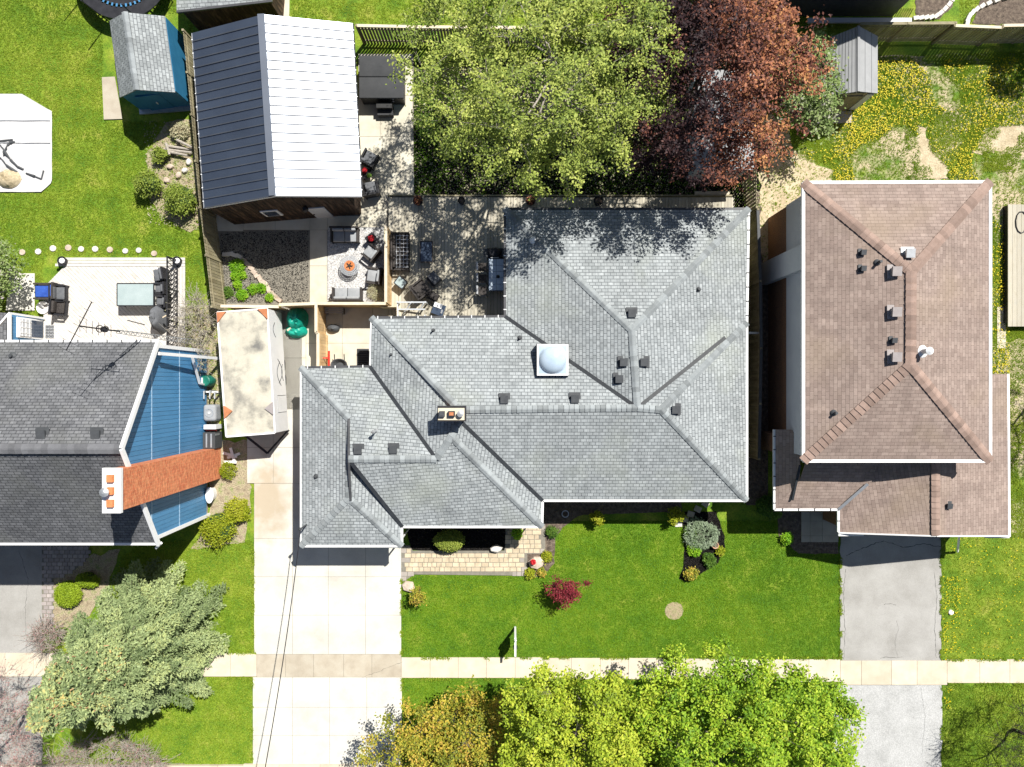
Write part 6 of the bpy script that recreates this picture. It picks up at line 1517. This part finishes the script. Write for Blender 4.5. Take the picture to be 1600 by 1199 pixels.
# ground cover
LB = [(-60,-60),(300,-60),(300,150),(262,188),(232,240),(225,300),(262,345),(318,370),(318,480),(290,550),(60,550),(-60,480)]
TARPX = [(-60,148),(42,150),(82,174),(82,288),(64,300),(-60,302)]; DECKX = [(68,400),(290,400),(290,552),(60,552)]
P = scatter([LB], 300, [TARPX, DECKX, [(160,20),(295,20),(295,190),(160,190)]]); grass('grass', P, .055, M['grassblade2'], -.02)
P = scatter([FRONT, FRONT_B], 380, [ISLAND, BED2, [(624,815),(852,815),(852,866),(824,900),(648,899),(626,914)], CIRC, BED3]); grass('grass', P, .05, M['grassblade'], .0)
P = scatter([RIGHT_F, RIGHT_V, [(230,845),(398,845),(398,1022),(150,1022),(190,870)], [(130,1059),(394,1059),(390,1197),(130,1197)]], 320); grass('grass', P, .055, M['grassblade2'], -.01)
P = scatter([[(455,-60),(1262,-60),(1262,38),(455,38)], [(1500,-60),(1545,-60),(1520,38),(1500,38)]], 220); grass('grass', P, .055, M['grassblade2'], -.02)
# weedy yard: grass clumps only where the noise is low, like the ground's own patches
PATCH = [[(1430,195),(1447,200),(1452,235),(1480,262),(1482,282),(1430,284),(1438,250)], [(1540,200),(1600,196),(1640,250),(1590,246),(1560,238),(1520,240)]]
P = scatter([WEED], 420, [SAND]+PATCH); k = lump(P*np.array([.30,.30,0])+3.1, 77); P = P[(k < .25) | (rng.random(len(P)) < .3)]
grass('weeds', P, .075, M['grassblade2'], .0)
P = scatter([BARE, wob([(646,100),(1190,60),(1188,326),(646,314)])], 60); grass('weeds', P, .07, M['grassblade'], .0)
P = scatter([SAND, [(225,190),(318,190),(318,362),(232,350)], [(288,480),(345,480),(345,720),(290,700)]], 45); grass('weeds', P, .08, M['grassblade2'], .01)
# ragged clumps growing over the sandy patches
P = scatter([[(1415,185),(1510,185),(1510,300),(1415,300)], [(1495,180),(1645,180),(1645,270),(1495,270)], [(1538,515),(1645,515),(1645,665),(1538,665)]], 330); k = lump(P*np.array([1.1,1.1,0])+.7, 31); P = P[k + rng.normal(size=len(P))*.15 > .38]
grass('weeds', P, .075, M['grassblade2'], .01)
# turf creeping over the edges of paving
P = []
for x0, x1, y_ in ((627,1313,1028.5),(627,1303,1061.5),(401,90,1020.5),(394,130,1059.5),(1480,1640,1031),(1480,1640,1069.5)):
    n_ = int(abs(x1-x0)*3.2); xs_ = x0+(x1-x0)*rng.random(n_); k = lump(np.stack([xs_*.05, np.zeros(n_), np.zeros(n_)],1), 3); m_ = k > -.1; P.append(np.stack([(xs_[m_]-800)/PPM, (600-(y_+rng.normal(size=m_.sum())*.9))/PPM, np.zeros(m_.sum())], 1))
for x_, y0, y1 in ((627.5,905,1023),(628.5,1060,1190),(396.5,845,1022),(394.5,1060,1190),(1313,872,1030),(1470,842,1030),(1303,1072,1190),(1471,1074,1190)):
    n_ = int(abs(y1-y0)*3.2); ys_ = y0+(y1-y0)*rng.random(n_); k = lump(np.stack([ys_*.05, np.zeros(n_), np.zeros(n_)],1), 4); m_ = k > -.1; P.append(np.stack([(x_+rng.normal(size=m_.sum())*.9-800)/PPM, (600-ys_[m_])/PPM, np.zeros(m_.sum())], 1))
grass('edge_grass', np.concatenate(P), .055, M['grassblade2'], .045)
# dandelions in drifts
P = scatter([[(1270,100),(1640,90),(1640,320),(1230,300)], [(1540,300),(1575,300),(1575,640),(1545,640)], ], 230, [SAND]+PATCH); k = lump(P*np.array([.30,.30,0])+3.1, 77); k2 = lump(P*.8+2, 9); P = P[(k < .2) & (k2 + rng.random(len(P))*2 > .9) & (rng.random(len(P)) < 1.15 - (P[:,0]-15.5)/16)]
blossoms('dandelions', P, .025, M['dandelion'], .10)
P = scatter([[(1471,900),(1500,900),(1495,1032),(1471,1032)],[(1472,1074),(1486,1074),(1484,1110),(1472,1110)]], 45); blossoms('dandelions', P, .025, M['dandelion'], .09)
P = scatter([RIGHT_F], 8); blossoms('dandelions', P, .024, M['dandelion'], .08)
# fallen petals and leaf specks on bare areas
P = scatter([[(225,190),(318,190),(318,362),(232,350)], [(290,480),(345,480),(345,700),(300,700)], [(646,100),(1190,60),(1188,326),(646,314)]], 60)
V, F = leaf_arrays(P + np.array([0,0,.03]), .04, up=3); o = np_mesh('leaf_litter', V, F, M['lf_dry'], None, tint=np.repeat(rng.random(len(P)), 4)); o['kind'] = 'stuff'
# mulch chips: rough dark pieces
P = scatter([[(345,364),(482,362),(482,474),(345,474)], ISLAND], 420); V, F = leaf_arrays(P + np.array([0,0,.035]), .035, up=1.2, aspect=.4)
M['chip'] = leaf_mat('mulch chips', [(.004,.004,.004), (.010,.009,.009), (.035,.032,.03)], 0); M['chip'].node_tree.nodes['Principled BSDF'].inputs['Specular IOR Level'].default_value = 0
o = np_mesh('mulch_chips', V, F, M['chip'], None, tint=np.repeat(rng.random(len(P)), 4)); o['kind'] = 'stuff'
# gravel pieces
P = scatter([[(513,357),(599,357),(599,472),(513,472)]], 600); V, F = leaf_arrays(P + np.array([0,0,.045]), .028, up=1.5, aspect=.8)
M['pebble'] = leaf_mat('gravel pieces', [(.25,.24,.24), (.6,.59,.57), (.75,.74,.72)], 0)
o = np_mesh('gravel', V, F, M['pebble'], None, tint=np.repeat(rng.random(len(P)), 4)); o['kind'] = 'stuff'
